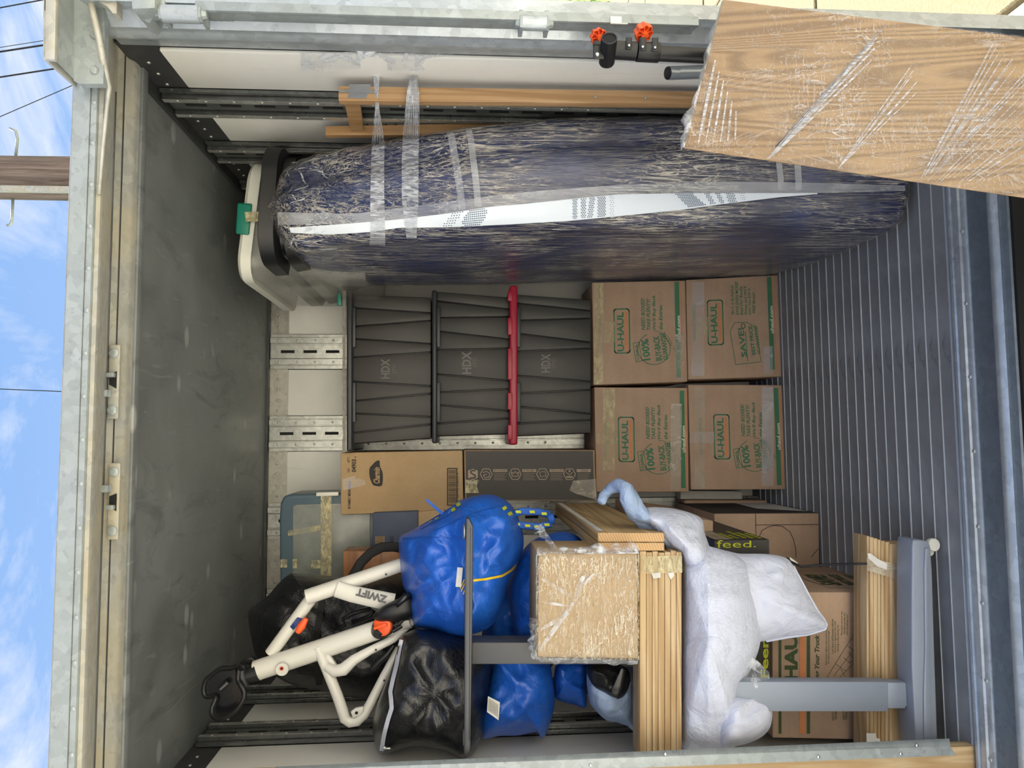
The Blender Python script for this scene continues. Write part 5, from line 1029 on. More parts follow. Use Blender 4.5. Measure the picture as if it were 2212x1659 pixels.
obj('neon_print', mb, M['neon'], T, label='neon yellow print'); mb = MB(); prect(mb, side, 0, 1, 0, 1, .0009); obj('black_print', mb, M['blackbox'], T)
mb = MB(); ppoly(mb, side, [(0, .02), (.5, .05), (.45, .35), (0, .3)], .003); obj('packing_tape', mb, M['tape'], T)
# cable
mb = MB(); mb.tube([at(1700, 1206, 2.24), at(1712, 1215, 2.22), at(1730, 1224, 2.2), at(1745, 1223, 2.2), at(1760, 1221, 2.19), at(1800, 1219, 2.17), at(1840, 1218, 2.13), at(1873, 1217.5, 2.10)], .0035, 8); tagm(obj('black_cable', mb, M['wire'], smooth='all'), 'black cable stretched from the white bedding to the slat bundle', 'cable')
mb = MB(); mb.hexa([at(1706, 1209, 2.22), at(1706, 1203, 2.22), at(1724, 1216, 2.22), at(1722, 1220, 2.22)], [at(1706, 1209, 2.24), at(1706, 1203, 2.24), at(1724, 1216, 2.24), at(1722, 1220, 2.24)]); tagm(obj('white_clip', mb, M['white_plastic'], bev=.002), 'small white plastic clip at the end of the black cable', 'clip')
# ================================================================ desk legs
T = thing('desk_leg', 'light grey telescoping desk leg standing upright on the floor at lower left', 'desk leg', at(2020, 1380, 2.02))
YD = 2.035
def colseg(x0, x1, yl, yr, w, dep, mat, name='column_segment'):
    f_ = [at(x0, yl, YD+w), at(x0, yr, YD+w), at(x1, yr, YD+w), at(x1, yl, YD+w)]; mb = MB(); mb.hexa(f_, [p+V(0, dep, 0) for p in f_]); return obj(name, mb, mat, T, bev=.002)
s1_ = colseg(1500, 1918.5, 1537, 1473, 0, .040, M['desk_light']); s2_ = colseg(1918, 1956, 1530.5, 1474.5, .003, .034, M['desk_light']); s3_ = colseg(1955, 1995, 1526.5, 1475.5, .006, .028, M['desk_light'])
for x, y, s in ((1905, 1484, s1_), (1905, 1524, s1_), (1942, 1489, s2_), (1942, 1514, s2_)): mb = MB(); mb.lathe(at(x, y, YD+(.0 if s is s1_ else .003)), (0, -1, 0), [(.0018, 0), (.0014, .0006)], 8); obj('dimple', mb, M['grey_tube'], s)
prof = [(1973, 1166), (1990, 1166), (2006, 1170), (2010, 1180), (2014, 1230), (2019, 1400), (2027, 1640), (1982, 1640), (1975, 1540), (1970, 1440), (1970, 1300), (1971, 1180)]
mb = MB(); f_ = [at(x, y, YD-.028) for x, y in prof]; mb.prism(f_, (0, .075, 0)); foot = obj('foot', mb, M['desk_light'], T, bev=.004, seg=3)
mb = MB(); f_ = [at(x, y, YD-.034) for x, y in ((1999, 1184), (2009, 1186), (2012, 1222), (2004, 1228), (2009, 1400), (2016, 1640), (1997, 1640), (1996, 1500), (1999, 1400), (1997, 1235))]; mb.prism(f_, (0, .012, 0)); obj('foot_ridge', mb, M['desk_light'], foot, bev=.002)
c0 = at(2019, 1177, YD-.02); mb = MB(); mb.lathe(c0, (.10, -1, -.10), [(.0175, -.016), (.0185, -.012), (.0185, -.002), (.017, .0)], 26); obj('white_glide', mb, M['white_plastic'], T, smooth=True)
mb = MB(); mb.lathe(c0+V(-.022, .02, .002), (.10, -1, -.10), [(.012, -.008), (.013, 0), (.012, .001)], 18); obj('white_glide', mb, M['white_plastic'], T, smooth=True)
T = thing('desk_leg', 'dark grey desk leg turned upside down, its flat foot across the blue and black bags', 'desk leg', at(1230, 1400, 2.06))
YD = 2.02
mb = MB(); f_ = [at(x, y, YD) for x, y in ((1002, 1630), (1003, 1560), (1004, 1240), (1007, 1121), (1012, 1119), (1022, 1137), (1021, 1300), (1018, 1500), (1016, 1622), (1008, 1636))]; mb.prism(f_, (0, .055, 0)); foot = obj('foot', mb, M['desk_dark'], T, bev=.003, seg=2)
mb = MB(); f_ = [at(x, y, YD-.003) for x, y in ((1013.5, 1600), (1014.5, 1400), (1016.5, 1140), (1020.5, 1146), (1018.5, 1400), (1015.5, 1600))]; mb.prism(f_, (0, .01, 0)); obj('foot_lip', mb, M['desk_dark'], foot, bev=.001)
for y in (1148, 1593): mb = MB(); mb.lathe(at(1004.5, y, YD+.03), (0, 0, 1), [(.022, 0), (.022, .003), (.018, .006)], 24); obj('glide', mb, M['grey_tube'], T, smooth=True)
f_ = [at(1019, 1435, YD+.03), at(1019, 1388, YD+.03), at(1372, 1388, YD+.03), at(1372, 1435, YD+.03)]; mb = MB(); mb.hexa(f_, [p+V(0, .075, 0) for p in f_]); cl_ = obj('column', mb, M['desk_dark'], T, bev=.003)
# ================================================================ wrapped carton on the boards
YW = 2.00
T, a, b = carton('cardboard carton wrapped in creased stretch film on top of the board bundle', [(1161, 1420), (1163, 1196), (1377, 1195), (1379, 1424)], YW, .25, M['card2'], name='wrapped_carton', flaps=False, bev=.006)
vs = []; n_ = 60
for i in range(n_+1):
    for j in range(n_+1):
        x, y = 1158+(1381-1158)*j/n_, 1193+(1426-1193)*i/n_; e_ = min(i, n_-i, j, n_-j)/3; k = min(1, e_)
        h_ = .004+.003*k*(noise.noise(Vector((x*.03, y*.10, 2)))+abs(noise.noise(Vector((x*.05, y*.25, 7)))))
        vs.append(at(x, y, YW-h_*k+(1-k)*.006))
mb = MB().add(vs, [(i*(n_+1)+j, i*(n_+1)+j+1, (i+1)*(n_+1)+j+1, (i+1)*(n_+1)+j) for i in range(n_) for j in range(n_)]); obj('stretch_film', mb, M['film_box'], T, smooth='all')
def ruffle(path, wid, Y, seed, mat='film_free', parent=None, amp=.012):
    vs = []; n_ = len(path)*8; m_ = 6; P = []
    for i in range(n_+1):
        t = i/n_*(len(path)-1); k = min(int(t), len(path)-2); f = t-k; P.append(Vector(path[k]).lerp(Vector(path[k+1]), f))
    for i, p in enumerate(P):
        d = (P[min(i+1, n_)]-P[max(i-1, 0)]).normalized(); nrm_ = Vector((d.y, -d.x)); w = wid*(.55+.9*abs(noise.noise(Vector((i*.22, seed, 0)))))
        for j in range(m_+1):
            q_ = p+nrm_*w*(j/m_); vs.append(at(q_.x, q_.y, Y+amp*noise.noise(Vector((i*.35, j*.6, seed)))*2-.01*math.sin(j/m_*3.1)))
    mb = MB().add(vs, [(i*(m_+1)+j, i*(m_+1)+j+1, (i+1)*(m_+1)+j+1, (i+1)*(m_+1)+j) for i in range(n_) for j in range(m_)]); return obj('loose_film', mb, M[mat], parent, smooth='all')
ruffle([(1380, 1196), (1300, 1197), (1200, 1198), (1160, 1200)], -26, YW, 1, parent=T, amp=.016)
ruffle([(1160, 1198), (1160, 1260), (1160, 1340)], -4, YW, 5, parent=T)
ruffle([(1161, 1330), (1161, 1380), (1163, 1424)], 26, YW+.01, 2, parent=T, amp=.02) if False else ruffle([(1163, 1424), (1161, 1380), (1161, 1335)], 24, YW+.01, 2, parent=T, amp=.018)
ruffle([(1378, 1426), (1300, 1424), (1220, 1422), (1165, 1421)], 15, YW, 3, parent=T, amp=.014)
ruffle([(1205, 1185), (1180, 1150), (1172, 1130)], 22, YW+.06, 8, parent=T, amp=.02)
wp = bvh(MB().add([at(1150, 1440, YW-.008), at(1150, 1190, YW-.008), at(1390, 1190, YW-.008), at(1390, 1440, YW-.008)], [(0, 1, 2, 3)]))
creases([(1165, 1405, 1240, 1300, 10), (1240, 1300, 1260, 1245, 14), (1170, 1250, 1235, 1290, 8), (1166, 1300, 1235, 1310, 6), (1168, 1360, 1230, 1325, 9), (1262, 1262, 1282, 1240, 6)], wp, 3, parent=T, mat='film_free')
# ================================================================ bedding wrapped in film
YBD = 2.20
def ybed(x, y): return 2.16-.06*min(1, max(0, (x-1470)/60))
arm = [(1384, 1108), (1402, 1096), (1450, 1098), (1492, 1108), (1516, 1122), (1522, 1150), (1534, 1185), (1545, 1225), (1520, 1262), (1486, 1240), (1470, 1200), (1450, 1185), (1420, 1150)]
out = [(1474, 1188), (1500, 1172), (1533, 1180), (1580, 1195), (1616, 1225), (1634, 1300), (1643, 1380), (1625, 1440), (1600, 1490), (1592, 1560), (1590, 1612), (1530, 1622), (1474, 1622), (1470, 1500), (1470, 1380), (1472, 1250)]
T = thing('bedding_bundle', 'white bedding wrapped in clear stretch film under the board bundle', 'bedding', at(1600, 1400, 2.25))
mb = blob(out, 2.2, .13, 2.6, .6, 1.0, .030, 5, 4, 160, 20, (1530, 1380), ybed, (1, 1, .5)); obj('comforter', mb, M['cotton'], T, smooth='all')
fb = blob(out, 2.2, .137, 2.6, .6, .9, .034, 5, 4, 160, 20, (1530, 1380), ybed, (1, 1, .5)); obj('stretch_film', fb, M['film_bed'], T, smooth='all')
am = blob(arm, 2.2, .10, 2.6, .6, .9, .03, 7, 6, 120, 18, (1480, 1170), lambda x, y: 2.14); obj('comforter_end', am, M['cotton'], T, smooth='all'); am = blob(arm, 2.2, .106, 2.6, .6, .9, .032, 7, 6, 120, 18, (1480, 1170), lambda x, y: 2.14); obj('stretch_film', am, M['film_bed'], T, smooth='all')
tb = bvh(fb); r_ = random.Random(31); L = []
for i in range(9): L.append((1500+i*3+r_.uniform(-3, 3), 1200+i*3, 1510+i*9, 1300+r_.uniform(-30, 60), 2+r_.random()*3))
for i in range(8): L.append((1475+i*8, 1300+r_.uniform(-40, 200), 1480+i*10, 1560+r_.uniform(-60, 40), 2+r_.random()*4))
for i in range(6): L.append((1510, 1195+i*4, 1600, 1225+i*22, 2+r_.random()*2))
creases(L, tb, 3, parent=T, mat='film_bed')
mb = MB(); ps = [(1500, 1125), (1486, 1142), (1494, 1150), (1508, 1134)]
T = thing('white_pillow', 'white pillow hanging out over the large moving box, corner pointing right down', 'pillow', at(1740, 1300, 2.13))
out = [(1545, 1196), (1600, 1196), (1660, 1197), (1697, 1205), (1714, 1222), (1730, 1252), (1748, 1286), (1766, 1318), (1779, 1335), (1787, 1348), (1785, 1358), (1768, 1364), (1745, 1371), (1700, 1376), (1650, 1385), (1600, 1392), (1560, 1390), (1545, 1300)]
mb = blob(out, 2.14, .085, 2.2, .75, .5, .020, 7, 9, 160, 18, (1640, 1290)); obj('pillow_body', mb, M['cotton'], T, smooth='all')
mb = MB(); mb.tube([at(x, y, 2.138) for x, y in ((1714, 1223), (1730, 1253), (1748, 1287), (1766, 1319), (1779, 1336), (1786, 1349), (1783, 1359), (1766, 1365), (1745, 1371), (1700, 1377), (1655, 1385))], .0035, 6); obj('piping', mb, M['cotton'], T, smooth='all')
T = thing('white_pillow', 'small white pillow end bulging from the film beside the light grey desk leg', 'pillow', at(1640, 1560, 2.05))
out = [(1585, 1502), (1612, 1504), (1630, 1502), (1636, 1508), (1662, 1522), (1669, 1540), (1664, 1570), (1648, 1590), (1620, 1604), (1590, 1612), (1560, 1614), (1550, 1560), (1562, 1515)]
mb = blob(out, 2.06, .07, 2.3, .7, .6, .022, 9, 12, 120, 14, (1608, 1556)); obj('pillow_body', mb, M['cotton'], T, smooth='all')
mb = sheetpx([[(1590+i*9, 1400+i*6+j*24+4*math.sin(i+j)) for i in range(9)] for j in range(6)], [2.045, 2.05, 2.04, 2.05, 2.055, 2.05], M['film_free'], 'hanging_film', .02, 5, T)
T = thing('blue_blanket_roll', 'pale blue blanket roll looped above the pine planks', 'blanket', at(1370, 1100, 2.3))
mb = MB(); pth = [(1300, 1084), (1303, 1072), (1318, 1056), (1338, 1047), (1352, 1056), (1358, 1078), (1368, 1100), (1392, 1122), (1420, 1150), (1445, 1176)]; mb.tube([at(x, y, 2.12+.05*math.sin(i)) for i, (x, y) in enumerate(pth)], [.010, .014, .017, .019, .021, .023, .026, .030, .034, .034], 16)
for i, v in enumerate(mb.v): mb.v[i] = v+V(1, 1, 1)*.006*noise.noise(v*28)
obj('blanket_fold', mb, M['paleblue'], T, smooth='all')
out = [(1350, 1050), (1374, 1060), (1381, 1082), (1396, 1096), (1440, 1120), (1470, 1160), (1474, 1190), (1444, 1190), (1434, 1152), (1400, 1134), (1362, 1124), (1352, 1100)]
obj('blanket_end', blob(out, 2.13, .05, 2.4, .7, .8, .02, 10, 17, 96, 12, (1408, 1120)), M['paleblue'], T, smooth='all')

# ================================================================ bags
def bag(label, outline, Y, Tk, mat, seed, name='carrier_bag', cat='bag', group=None, amp=.028, freq=7, p=3.2, q=.55, c=None, back=.8, K=18, Yfn=None, n=168):
    mb = blob(outline, Y, Tk, p, q, back, amp, freq, seed, n, K, c, Yfn); zmin = min(v.z for v in mb.v); cc = sum(mb.v, Vector())/len(mb.v)
    T = thing(name, label, cat, (cc.x, cc.y, zmin), group); obj('bag_body', mb, mat, T, smooth='all'); return T, bvh(mb), mb
G_ = 'blue woven carrier bags'
out = [(863, 1162), (885, 1148), (907, 1135), (965, 1101), (996, 1080), (1050, 1068), (1088, 1078), (1111, 1101), (1129, 1147), (1130, 1186), (1115, 1224), (1098, 1262), (1082, 1320), (1057, 1355), (1019, 1371), (992, 1378), (970, 1374), (949, 1365), (920, 1359), (896, 1351), (884, 1313), (886, 1290), (871, 1266), (863, 1205)]
T, tb, mbb = bag('bright blue zipped carrier bag on top of the left pile, under the dark desk foot', out, 2.34, .21, M['blue'], 2, group=G_, p=4.5, q=.5, c=(1000, 1225), amp=.034, freq=7, K=34, n=240, Yfn=lambda x, y: 2.34+(.0009*abs(x-1003)-.05 if x < 1003 else .0004*(x-1003)-.05)*max(0, 1-((y-1225)/190)**4))
def strip(T, tree, pts, w, mat, name, lift=.004, **k):
    a_ = []; b_ = []
    for i, p in enumerate(pts):
        d = Vector(pts[min(i+1, len(pts)-1)])-Vector(pts[max(i-1, 0)]); d.normalize(); n_ = Vector((-d.y, d.x))*w/2; a_.append((p[0]+n_.x, p[1]+n_.y)); b_.append((p[0]-n_.x, p[1]-n_.y))
    return obj(name, drape(tree, band(a_, b_, max(24, len(pts)*6), 2), lift), M[mat], T, smooth='all', **k)
strip(T, tb, [(1022, 1254), (1050, 1251), (1085, 1244), (1105, 1232), (1122, 1214)], 5, 'yellow', 'zip', label='yellow zip')
strip(T, tb, [(935, 1145), (975, 1128), (1010, 1110), (1050, 1098), (1085, 1092), (1112, 1108)], 3, 'bluestrap', 'seam'); strip(T, tb, [(907, 1137), (940, 1120), (965, 1108), (990, 1085)], 13, 'bluestrap', 'handle_strap')
strip(T, tb, [(1005, 1160), (1008, 1220), (1002, 1290), (1000, 1360)], 3, 'bluestrap', 'seam'); strip(T, tb, [(868, 1163), (930, 1158), (1002, 1162)], 2.5, 'bluestrap', 'seam')
r_ = random.Random(8)
for (x, y) in ((925, 1126), (938, 1120), (975, 1103), (986, 1092), (1086, 1100), (1098, 1112)): strip(T, tb, [(x, y), (x+8, y-5)], 7, 'neon', 'strap_print', .006)
for (x, y) in ((996, 1278), (1000, 1284), (994, 1272)): strip(T, tb, [(x, y), (x+9, y-20)], 2, 'yellow', 'zip_pull', .008)
strip(T, tb, [(994, 1226), (990, 1268)], 12, 'white_tag', 'care_tag', .010)
mb = MB(); mb.hexa([at(x, y, 2.25) for x, y in ((919, 1081), (922, 1077), (962, 1110), (955, 1114))], [at(x, y, 2.255) for x, y in ((919, 1081), (922, 1077), (962, 1110), (955, 1114))]); obj('handle_strap', mb, M['bluestrap'], T)
for pts in ([(1106, 1112), (1128, 1104), (1165, 1106), (1188, 1112)], [(1100, 1128), (1130, 1135), (1162, 1138), (1190, 1132)], [(1188, 1112), (1192, 1122), (1190, 1132)]):
    mb = MB(); mb.tube([at(x, y, 2.27) for x, y in pts], .011, 8, flat=.15, nrm=(0, -1, 0)); obj('handle_strap', mb, M['bluestrap'], T, smooth='all')
for (x, y) in ((1120, 1106), (1150, 1106), (1176, 1110), (1118, 1133), (1140, 1136), (1160, 1138), (1182, 1134)):
    mb = MB(); c0 = at(x, y, 2.257); mb.obox(c0+V(0, .006, 0), (.004, 0, .001), (0, .0008, 0), (0, 0, .008)); obj('strap_print', mb, M['neon'], T)
out = [(1096, 1270), (1108, 1230), (1128, 1190), (1165, 1160), (1230, 1150), (1270, 1200), (1270, 1380), (1200, 1390), (1159, 1374), (1135, 1374), (1115, 1372), (1104, 1330)]
T, tb, _ = bag('blue carrier bag half hidden behind the film-wrapped carton', out, 2.46, .17, M['blue'], 5, group=G_, c=(1180, 1270)); strip(T, tb, [(1107, 1278), (1104, 1310), (1117, 1370)], 2, 'bluestrap', 'seam')
out = [(1060, 1290), (1100, 1260), (1170, 1270), (1200, 1380), (1180, 1450), (1060, 1450), (1040, 1380)]
T, tb, _ = bag('blue carrier bag in deep shade between the top bag and the wrapped carton', out, 2.66, .12, M['blue'], 6, group=G_)
out = [(1063, 1436), (1075, 1405), (1150, 1405), (1185, 1432), (1194, 1467), (1198, 1521), (1185, 1571), (1172, 1596), (1160, 1582), (1119, 1589), (1080, 1590), (1040, 1595), (1030, 1560), (1046, 1510)]
T, tb, _ = bag('blue carrier bag with a white care tag at the lower left', out, 2.36, .15, M['blue'], 7, group=G_, c=(1115, 1500), amp=.026)
mb = MB(); pts = [(1054, 1504), (1080, 1517), (1077, 1556), (1052, 1538)]; f_ = [at(x, y, 2.165) for x, y in pts]; mb.prism(f_, (0, .001, 0)); obj('care_tag', mb, M['white_tag'], T)
mb = MB(); 
for j in range(7): pxline(mb, [(1057+j*3, 1509+j*2), (1056+j*3, 1536+j*2)], .0012, 2.1635, False)
obj('tag_lettering', mb, M['print_black'], T)
out = [(1196, 1464), (1205, 1430), (1240, 1425), (1268, 1436), (1267, 1480), (1266, 1527), (1240, 1522), (1203, 1511), (1197, 1490)]
T, tb, _ = bag('small pointed blue bag end between the tagged blue bag and pale cloth', out, 2.42, .08, M['blue'], 8, group=G_)
out = [(865, 1378), (880, 1366), (903, 1359), (949, 1362), (1000, 1372), (1040, 1392), (1061, 1432), (1058, 1475), (1047, 1578), (1027, 1621), (1000, 1637), (975, 1628), (953, 1621), (900, 1612), (857, 1621), (822, 1630), (808, 1600), (805, 1559), (815, 1520), (830, 1482), (850, 1430)]
T, tb, _ = bag('glossy black carrier bag with a white zip at the left below the white bike frame', out, 2.30, .17, M['blackpoly'], 3, name='black_bag', amp=.030, freq=6, c=(935, 1500), p=4)
strip(T, tb, [(867, 1382), (862, 1405), (856, 1438), (848, 1470), (843, 1494), (845, 1512), (846, 1530), (838, 1555), (830, 1585), (824, 1622)], 9, 'zip', 'zip', .005, label='white zip')
for x, y in ((838, 1598), (836, 1617)): mb = MB(); mb.obox(at(x, y, 2.185), (.003, 0, 0), (0, .001, 0), (0, 0, .010)); mb.obox(at(x-6, y-1, 2.185), (.005, 0, 0), (0, .002, 0), (0, 0, .004)); obj('zip_pull', mb, M['steel'], T, bev=.001)
out = [(625, 1240), (640, 1238), (700, 1243), (770, 1246), (860, 1240), (900, 1280), (905, 1400), (880, 1500), (790, 1510), (720, 1496), (640, 1482), (590, 1458), (560, 1438), (543, 1380), (536, 1330), (548, 1312), (580, 1285), (600, 1262)]
T, tb, _ = bag('large black zipped duffel bag behind the white bike frame', out, 2.74, .19, M['blackpoly'], 4, name='black_bag', cat='bag', amp=.030, freq=4, c=(720, 1370), p=4)
mb = MB(); mb.tube([at(x, y, Yy) for x, y, Yy in ((750, 1262, 2.58), (762, 1245, 2.57), (780, 1215, 2.57), (800, 1195, 2.6), (825, 1182, 2.6), (850, 1181, 2.6), (880, 1186, 2.6))], .017, 10, flat=.2, nrm=(0, -1, 0)); obj('shoulder_strap', mb, M['webbing'], T, smooth='all')
mb = MB(); mb.tube([at(x, y, 2.52) for x, y in ((722, 1360), (745, 1350), (740, 1338), (760, 1326), (800, 1314), (808, 1320), (800, 1330), (760, 1345))], .006, 8); obj('carry_handle', mb, M['black'], T, smooth='all')
strip(T, tb, [(700, 1262), (690, 1330), (680, 1400), (690, 1480)], 14, 'webbing', 'webbing_strap', .006)
out = [(1268, 1450), (1290, 1440), (1330, 1442), (1372, 1444), (1376, 1500), (1374, 1576), (1354, 1568), (1330, 1560), (1310, 1556), (1286, 1534), (1272, 1510)]
T, tb, _ = bag('pale blue cloth bundle in the gap under the boards', out, 2.30, .09, M['paleblue'], 14, name='cloth_bundle', cat='cloth')
out = [(1266, 1438), (1300, 1432), (1345, 1438), (1362, 1460), (1352, 1500), (1330, 1512), (1308, 1500), (1280, 1480)]
T, tb, _ = bag('black soft case with a plastic bracket lying on the pale blue cloth', out, 2.22, .05, M['black'], 15, name='soft_case', cat='case')
mb = MB(); f_ = [at(x, y, 2.155) for x, y in ((1342, 1443), (1354, 1447), (1340, 1506), (1336, 1512), (1319, 1500), (1322, 1488))]; mb.prism(f_, (0, .02, 0)); obj('bracket', mb, M['black_gloss'], T, bev=.003)
# bins and small cartons at the rear left
T = thing('blue_grey_bin', 'blue-grey storage bin with cloudy lid and tape, against the back wall', 'storage bin', at(860, 1150, 3.0))
f_ = [(x, y) for x, y in ((604, 1248), (603, 1120), (605, 1088), (612, 1072), (626, 1068), (880, 1062), (890, 1070), (890, 1262), (604, 1262))]
mb = MB(); mb.prism([at(x, y, 3.05) for x, y in f_], (0, .22, 0)); obj('bin_body', mb, M['bluegrey'], T, bev=.012, seg=3)
mb = MB(); mb.prism([at(x, y, 3.045) for x, y in ((632, 1244), (632, 1094), (640, 1090), (800, 1086), (800, 1250))], (0, .006, 0)); obj('cloudy_window', mb, M['bluegrey_clear'], T, bev=.003)
mb = MB(); mb.prism([at(x, y, 3.035) for x, y in ((683, 1072), (683, 1064), (731, 1063), (731, 1071))], (0, .03, 0)); obj('latch', mb, M['white_plastic'], T, bev=.002)
for pts, mt in (([(693, 1068), (716, 1068), (716, 1248), (698, 1248)], 'tape_bright'), ([(622, 1146), (668, 1130), (692, 1134), (690, 1144), (640, 1160), (622, 1163)], 'tape_bright'), ([(606, 1208), (620, 1208), (622, 1226), (610, 1226)], 'tape_bright'), ([(632, 1208), (642, 1208), (642, 1228), (632, 1228)], 'tape_bright'), ([(672, 1210), (692, 1210), (690, 1232), (672, 1228)], 'tape_bright')):
    r0_ = [pts[0], pts[1]]; mb = sheetpx([[(pts[0][0]+(pts[1][0]-pts[0][0])*i/6, pts[0][1]+(pts[1][1]-pts[0][1])*i/6+(pts[-1][1]-pts[0][1])*j/12) if len(pts) == 4 else (pts[0][0]+(pts[2][0]-pts[0][0])*i/6, pts[0][1]+(pts[2][1]-pts[0][1])*i/6+12*j/12) for i in range(7)] for j in range(13)], 3.037, M[mt], 'packing_tape', .006, len(pts), T)
T, a, b = carton('faded dark blue carton with a barcode under the tan logo box', [(805, 1200), (805, 1108), (903, 1104), (903, 1200)], 2.96, .30, M['blue_carton'])
mb = MB(); prect(mb, a, .28, .45, .06, .26, .001); obj('barcode_label', mb, M['card2'], T); mb = MB(); s = .285
while s < .44: prect(mb, a, s, s+.008, .07, .25, .0016); s += .017
ptext(mb, pxq(842, 850, 1178, 1158, 2.958), 'ANA25', 0, 1, 0, 1, 0, 0, 0, .0004); obj('dark_lettering', mb, M['print_black'], T)
T, a, b = carton('tan carton edge behind the blue bag beneath the tan logo box', [(903, 1170), (903, 1106), (960, 1100), (960, 1170)], 2.97, .25, M['card2'])
T, a, b = carton('brown hardwood box behind the black shoulder strap', [(741, 1262), (741, 1190), (875, 1190), (875, 1262)], 2.82, .12, M['block'], flaps=False, name='wooden_box')

# ================================================================ white bike trainer frame
YZ = 2.36
T = thing('bike_frame', 'white exercise bike frame with orange knob and black handlebar, lying on the bags', 'bike frame', at(820, 1380, 2.4))
def tb_(name, pts, r, mat='white_paint', flat=1.0, Y=YZ, n_=22, **k):
    mb = MB(); mb.tube([at(p[0], p[1], p[2] if len(p) > 2 else Y) for p in pts], r, n_, flat=flat, nrm=(0, -1, 0)); return obj(name, mb, M[mat], T, smooth=True, **k)
tb_('main_tube', [(552, 1449), (700, 1400), (850, 1349), (885, 1337)], [.031, .031, .030, .029])
tb_('rear_tube', [(585, 1412, 2.38), (628, 1353, 2.38), (672, 1293, 2.38)], .020); tb_('upper_tube', [(662, 1290, 2.36), (760, 1257, 2.38), (870, 1219, 2.42), (900, 1208, 2.43)], [.024, .0235, .022, .022])
tb_('logo_plate', [(727, 1272, 2.35), (760, 1283, 2.35), (850, 1302, 2.36)], [.026, .026, .029], flat=.5)
q = [at(838, 1310, 2.328), at(765, 1280, 2.328), at(769, 1268, 2.328), at(850, 1284, 2.328)]
q = [at(835, 1304, 2.322), at(768, 1286, 2.322), at(772, 1269, 2.322), at(838, 1287, 2.322)]
mb = MB(); ptext(mb, q, 'ZWIFT', 0, 1, 0, 1, .05, 0, 0, .002); obj('printed_lettering', mb, M['desk_dark'], T, label='dark grey lettering')
tb_('chain_stay', [(686, 1398, 2.345), (704, 1440, 2.34), (728, 1500, 2.33), (740, 1535, 2.33), (745, 1552, 2.33), (756, 1560, 2.33), (772, 1557, 2.33), (787, 1543, 2.33), (800, 1520, 2.34), (830, 1460, 2.36), (862, 1400, 2.38)], [.0165, .0165, .0165, .017, .0165, .016, .016, .0155, .015, .0135, .0125], n_=18)
tb_('seat_stay', [(704, 1440, 2.33), (722, 1450, 2.325), (742, 1446, 2.325), (765, 1425, 2.33), (800, 1405, 2.335), (850, 1380, 2.345), (888, 1345, 2.36), (900, 1338, 2.37)], [.012, .018, .020, .016, .013, .0125, .012, .010], n_=18)
mb = MB(); f_ = [at(x, y, 2.335) for x, y in ((706, 1408), (728, 1440), (742, 1447), (735, 1462), (715, 1462), (700, 1430))]; mb.prism(f_, (0, .02, 0)); obj('frame_gusset', mb, M['white_paint'], T, bev=.004)
mb = MB(); f_ = [at(x, y, 2.315) for x, y in ((757, 1538), (768, 1530), (785, 1527), (786, 1538), (778, 1546), (762, 1552))]; mb.prism(f_, (0, .012, 0)); dp = obj('dropout', mb, M['white_paint'], T, bev=.003); mb = MB(); mb.lathe(at(770, 1540, 2.3145), (0, -1, 0), [(.005, 0), (.0045, .0006)], 10); obj('dropout_hole', mb, M['dark'], dp)
mb = MB(); mb.lathe(at(610, 1444, 2.325), (-.15, -1, 0), [(.020, 0), (.020, .008), (.018, .010)], 26); bs_ = obj('boss', mb, M['white_paint'], T, smooth=True); mb = MB(); mb.lathe(at(608.5, 1444, 2.3145), (-.15, -1, 0), [(.0065, 0), (.0065, .0012), (.005, .0016)], 18); obj('boss_ring', mb, M['orange'], bs_); mb = MB(); mb.lathe(at(608.5, 1444, 2.3125), (-.15, -1, 0), [(.0045, 0), (.004, .001)], 14); obj('boss_hole', mb, M['black'], bs_)
for x, y, Yy in ((834, 1241, 2.374), (812, 1404, 2.318), (830, 1470, 2.34)): mb = MB(); mb.lathe(at(x, y, Yy), (0, -1, 0), [(.0035, 0), (.003, .0006)], 10); obj('frame_hole', mb, M['black'], T)
tb_('orange_grip', [(662, 1336, 2.352), (651, 1353, 2.35), (643, 1366, 2.352)], [.007, .0135, .008], 'orange', n_=14, label='orange lever'); tb_('navy_band', [(637, 1341, 2.375), (645, 1347, 2.375)], [.0245, .0245], 'navyband')
d_ = (at(646, 1347, 2.36)-at(634, 1360, 2.38)); 
tb_('main_knob', [(822, 1362, 2.34), (824, 1352, 2.32)], [.030, .028], 'black'); mb = MB(); ax = Vector((.10, -.9, .35)).normalized(); c0 = at(826, 1352, 2.315); mb.lathe(c0, ax, [(.029, -.012), (.031, -.006), (.030, .004), (.024, .009)], 28); obj('orange_knob', mb, M['orange'], T, smooth=True, label='orange knob')
mb = MB(); a_ = ax.cross(V(1, .2, .3)).normalized(); mb.obox(c0+ax*.011, a_*.023, ax.cross(a_)*.005, ax*.006); obj('knob_grip', mb, M['orange'], T, bev=.002)
mb = MB(); mb.lathe(c0-ax*.014, ax, [(.033, -.010), (.034, 0), (.032, .003)], 28); obj('knob_base', mb, M['black'], T, smooth=True)
T2o = [(808, 1334), (818, 1316), (845, 1300), (868, 1290), (890, 1286), (900, 1300), (898, 1325), (880, 1338), (850, 1346), (820, 1344)]
obj('black_cover', blob(T2o, 2.32, .035, 2.6, .6, .7, .0, 5, 1, 80, 12), M['black'], T, smooth='all')
mb = MB(); mb.tube([at(855, 1308, 2.285), at(875, 1290, 2.29), at(890, 1282, 2.3)], [.009, .010, .008], 10); obj('cover_lever', mb, M['black_gloss'], T, smooth='all')
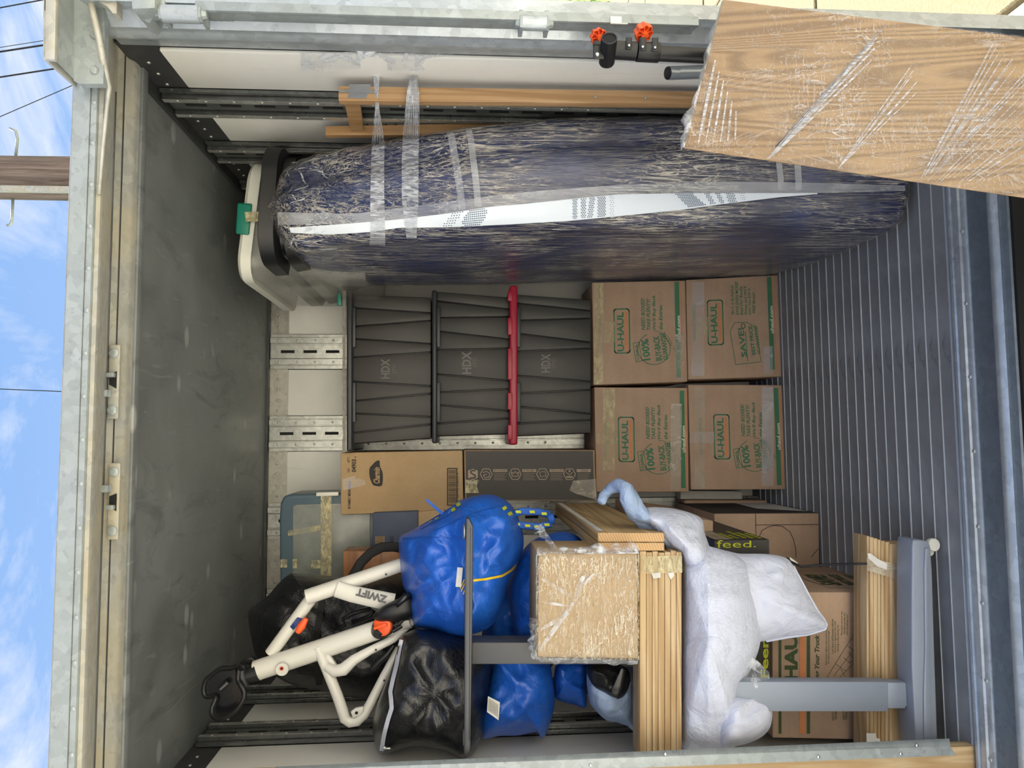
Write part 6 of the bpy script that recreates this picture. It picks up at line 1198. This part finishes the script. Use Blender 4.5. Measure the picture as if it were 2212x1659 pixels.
tb_('cable_guide', [(850, 1352, 2.31), (862, 1348, 2.31), (872, 1338, 2.315), (884, 1336, 2.32)], .005, 'black', n_=8); tb_('cable_guide', [(848, 1364, 2.31), (856, 1360, 2.31), (868, 1352, 2.315)], .006, 'black', n_=8)
tb_('pedal_arm', [(806, 1444, 2.36), (820, 1428, 2.35), (838, 1412, 2.35), (850, 1395, 2.36)], [.012, .010, .009, .008], 'black', n_=10)
# handlebar
loopx = [(516, 1440), (500, 1443), (478, 1444), (460, 1456), (445, 1470), (440, 1490), (445, 1504), (462, 1504), (466, 1510), (458, 1530), (460, 1546), (474, 1552), (492, 1546), (510, 1534), (524, 1514), (528, 1496), (520, 1480), (514, 1468)]
lp = smooth_loop(loopx, 90); lp.append(lp[0]); lp.append(lp[1]); mb = MB(); mb.tube([at(p.x, p.y, 2.33+.03*math.sin(i*.07)) for i, p in enumerate(lp)], .0075, 10, caps=False); obj('handlebar_rim', mb, M['black'], T, smooth='all')
inner = [(512, 1446), (498, 1449), (480, 1450), (464, 1460), (451, 1472), (447, 1490), (450, 1498), (464, 1498), (472, 1508), (465, 1530), (466, 1541), (476, 1545), (492, 1539), (506, 1528), (518, 1510), (521, 1496), (514, 1482), (510, 1466)]
lp = smooth_loop(inner, 90); mb = MB(); mb.prism([at(p.x, p.y, 2.355) for p in lp], (0, .012, 0)); obj('handlebar_pad', mb, M['black_gloss'], T)
lp = smooth_loop([(514, 1440), (519, 1430), (530, 1423), (541, 1420), (549, 1425), (551, 1436), (540, 1437), (530, 1437), (520, 1445)], 50); mb = MB(); mb.prism([at(p.x, p.y, 2.40) for p in lp], (0, .02, 0)); obj('handlebar_wing', mb, M['black'], T, bev=.003)
tb_('stem', [(520, 1440, 2.34), (524, 1462, 2.34), (530, 1480, 2.34)], [.017, .019, .017], 'black', n_=22); tb_('stem_collar', [(532, 1460, 2.35), (556, 1450, 2.355)], [.024, .029], 'black'); mb = MB(); mb.lathe(at(521, 1441, 2.315), (-.2, -1, .2), [(.011, 0), (.011, .004), (.008, .005)], 20); obj('stem_cap', mb, M['black_gloss'], T, smooth=True)
tb_('plate_handle', [(475, 1489, 2.33), (492, 1474, 2.335)], .009, 'black_gloss', flat=.5)
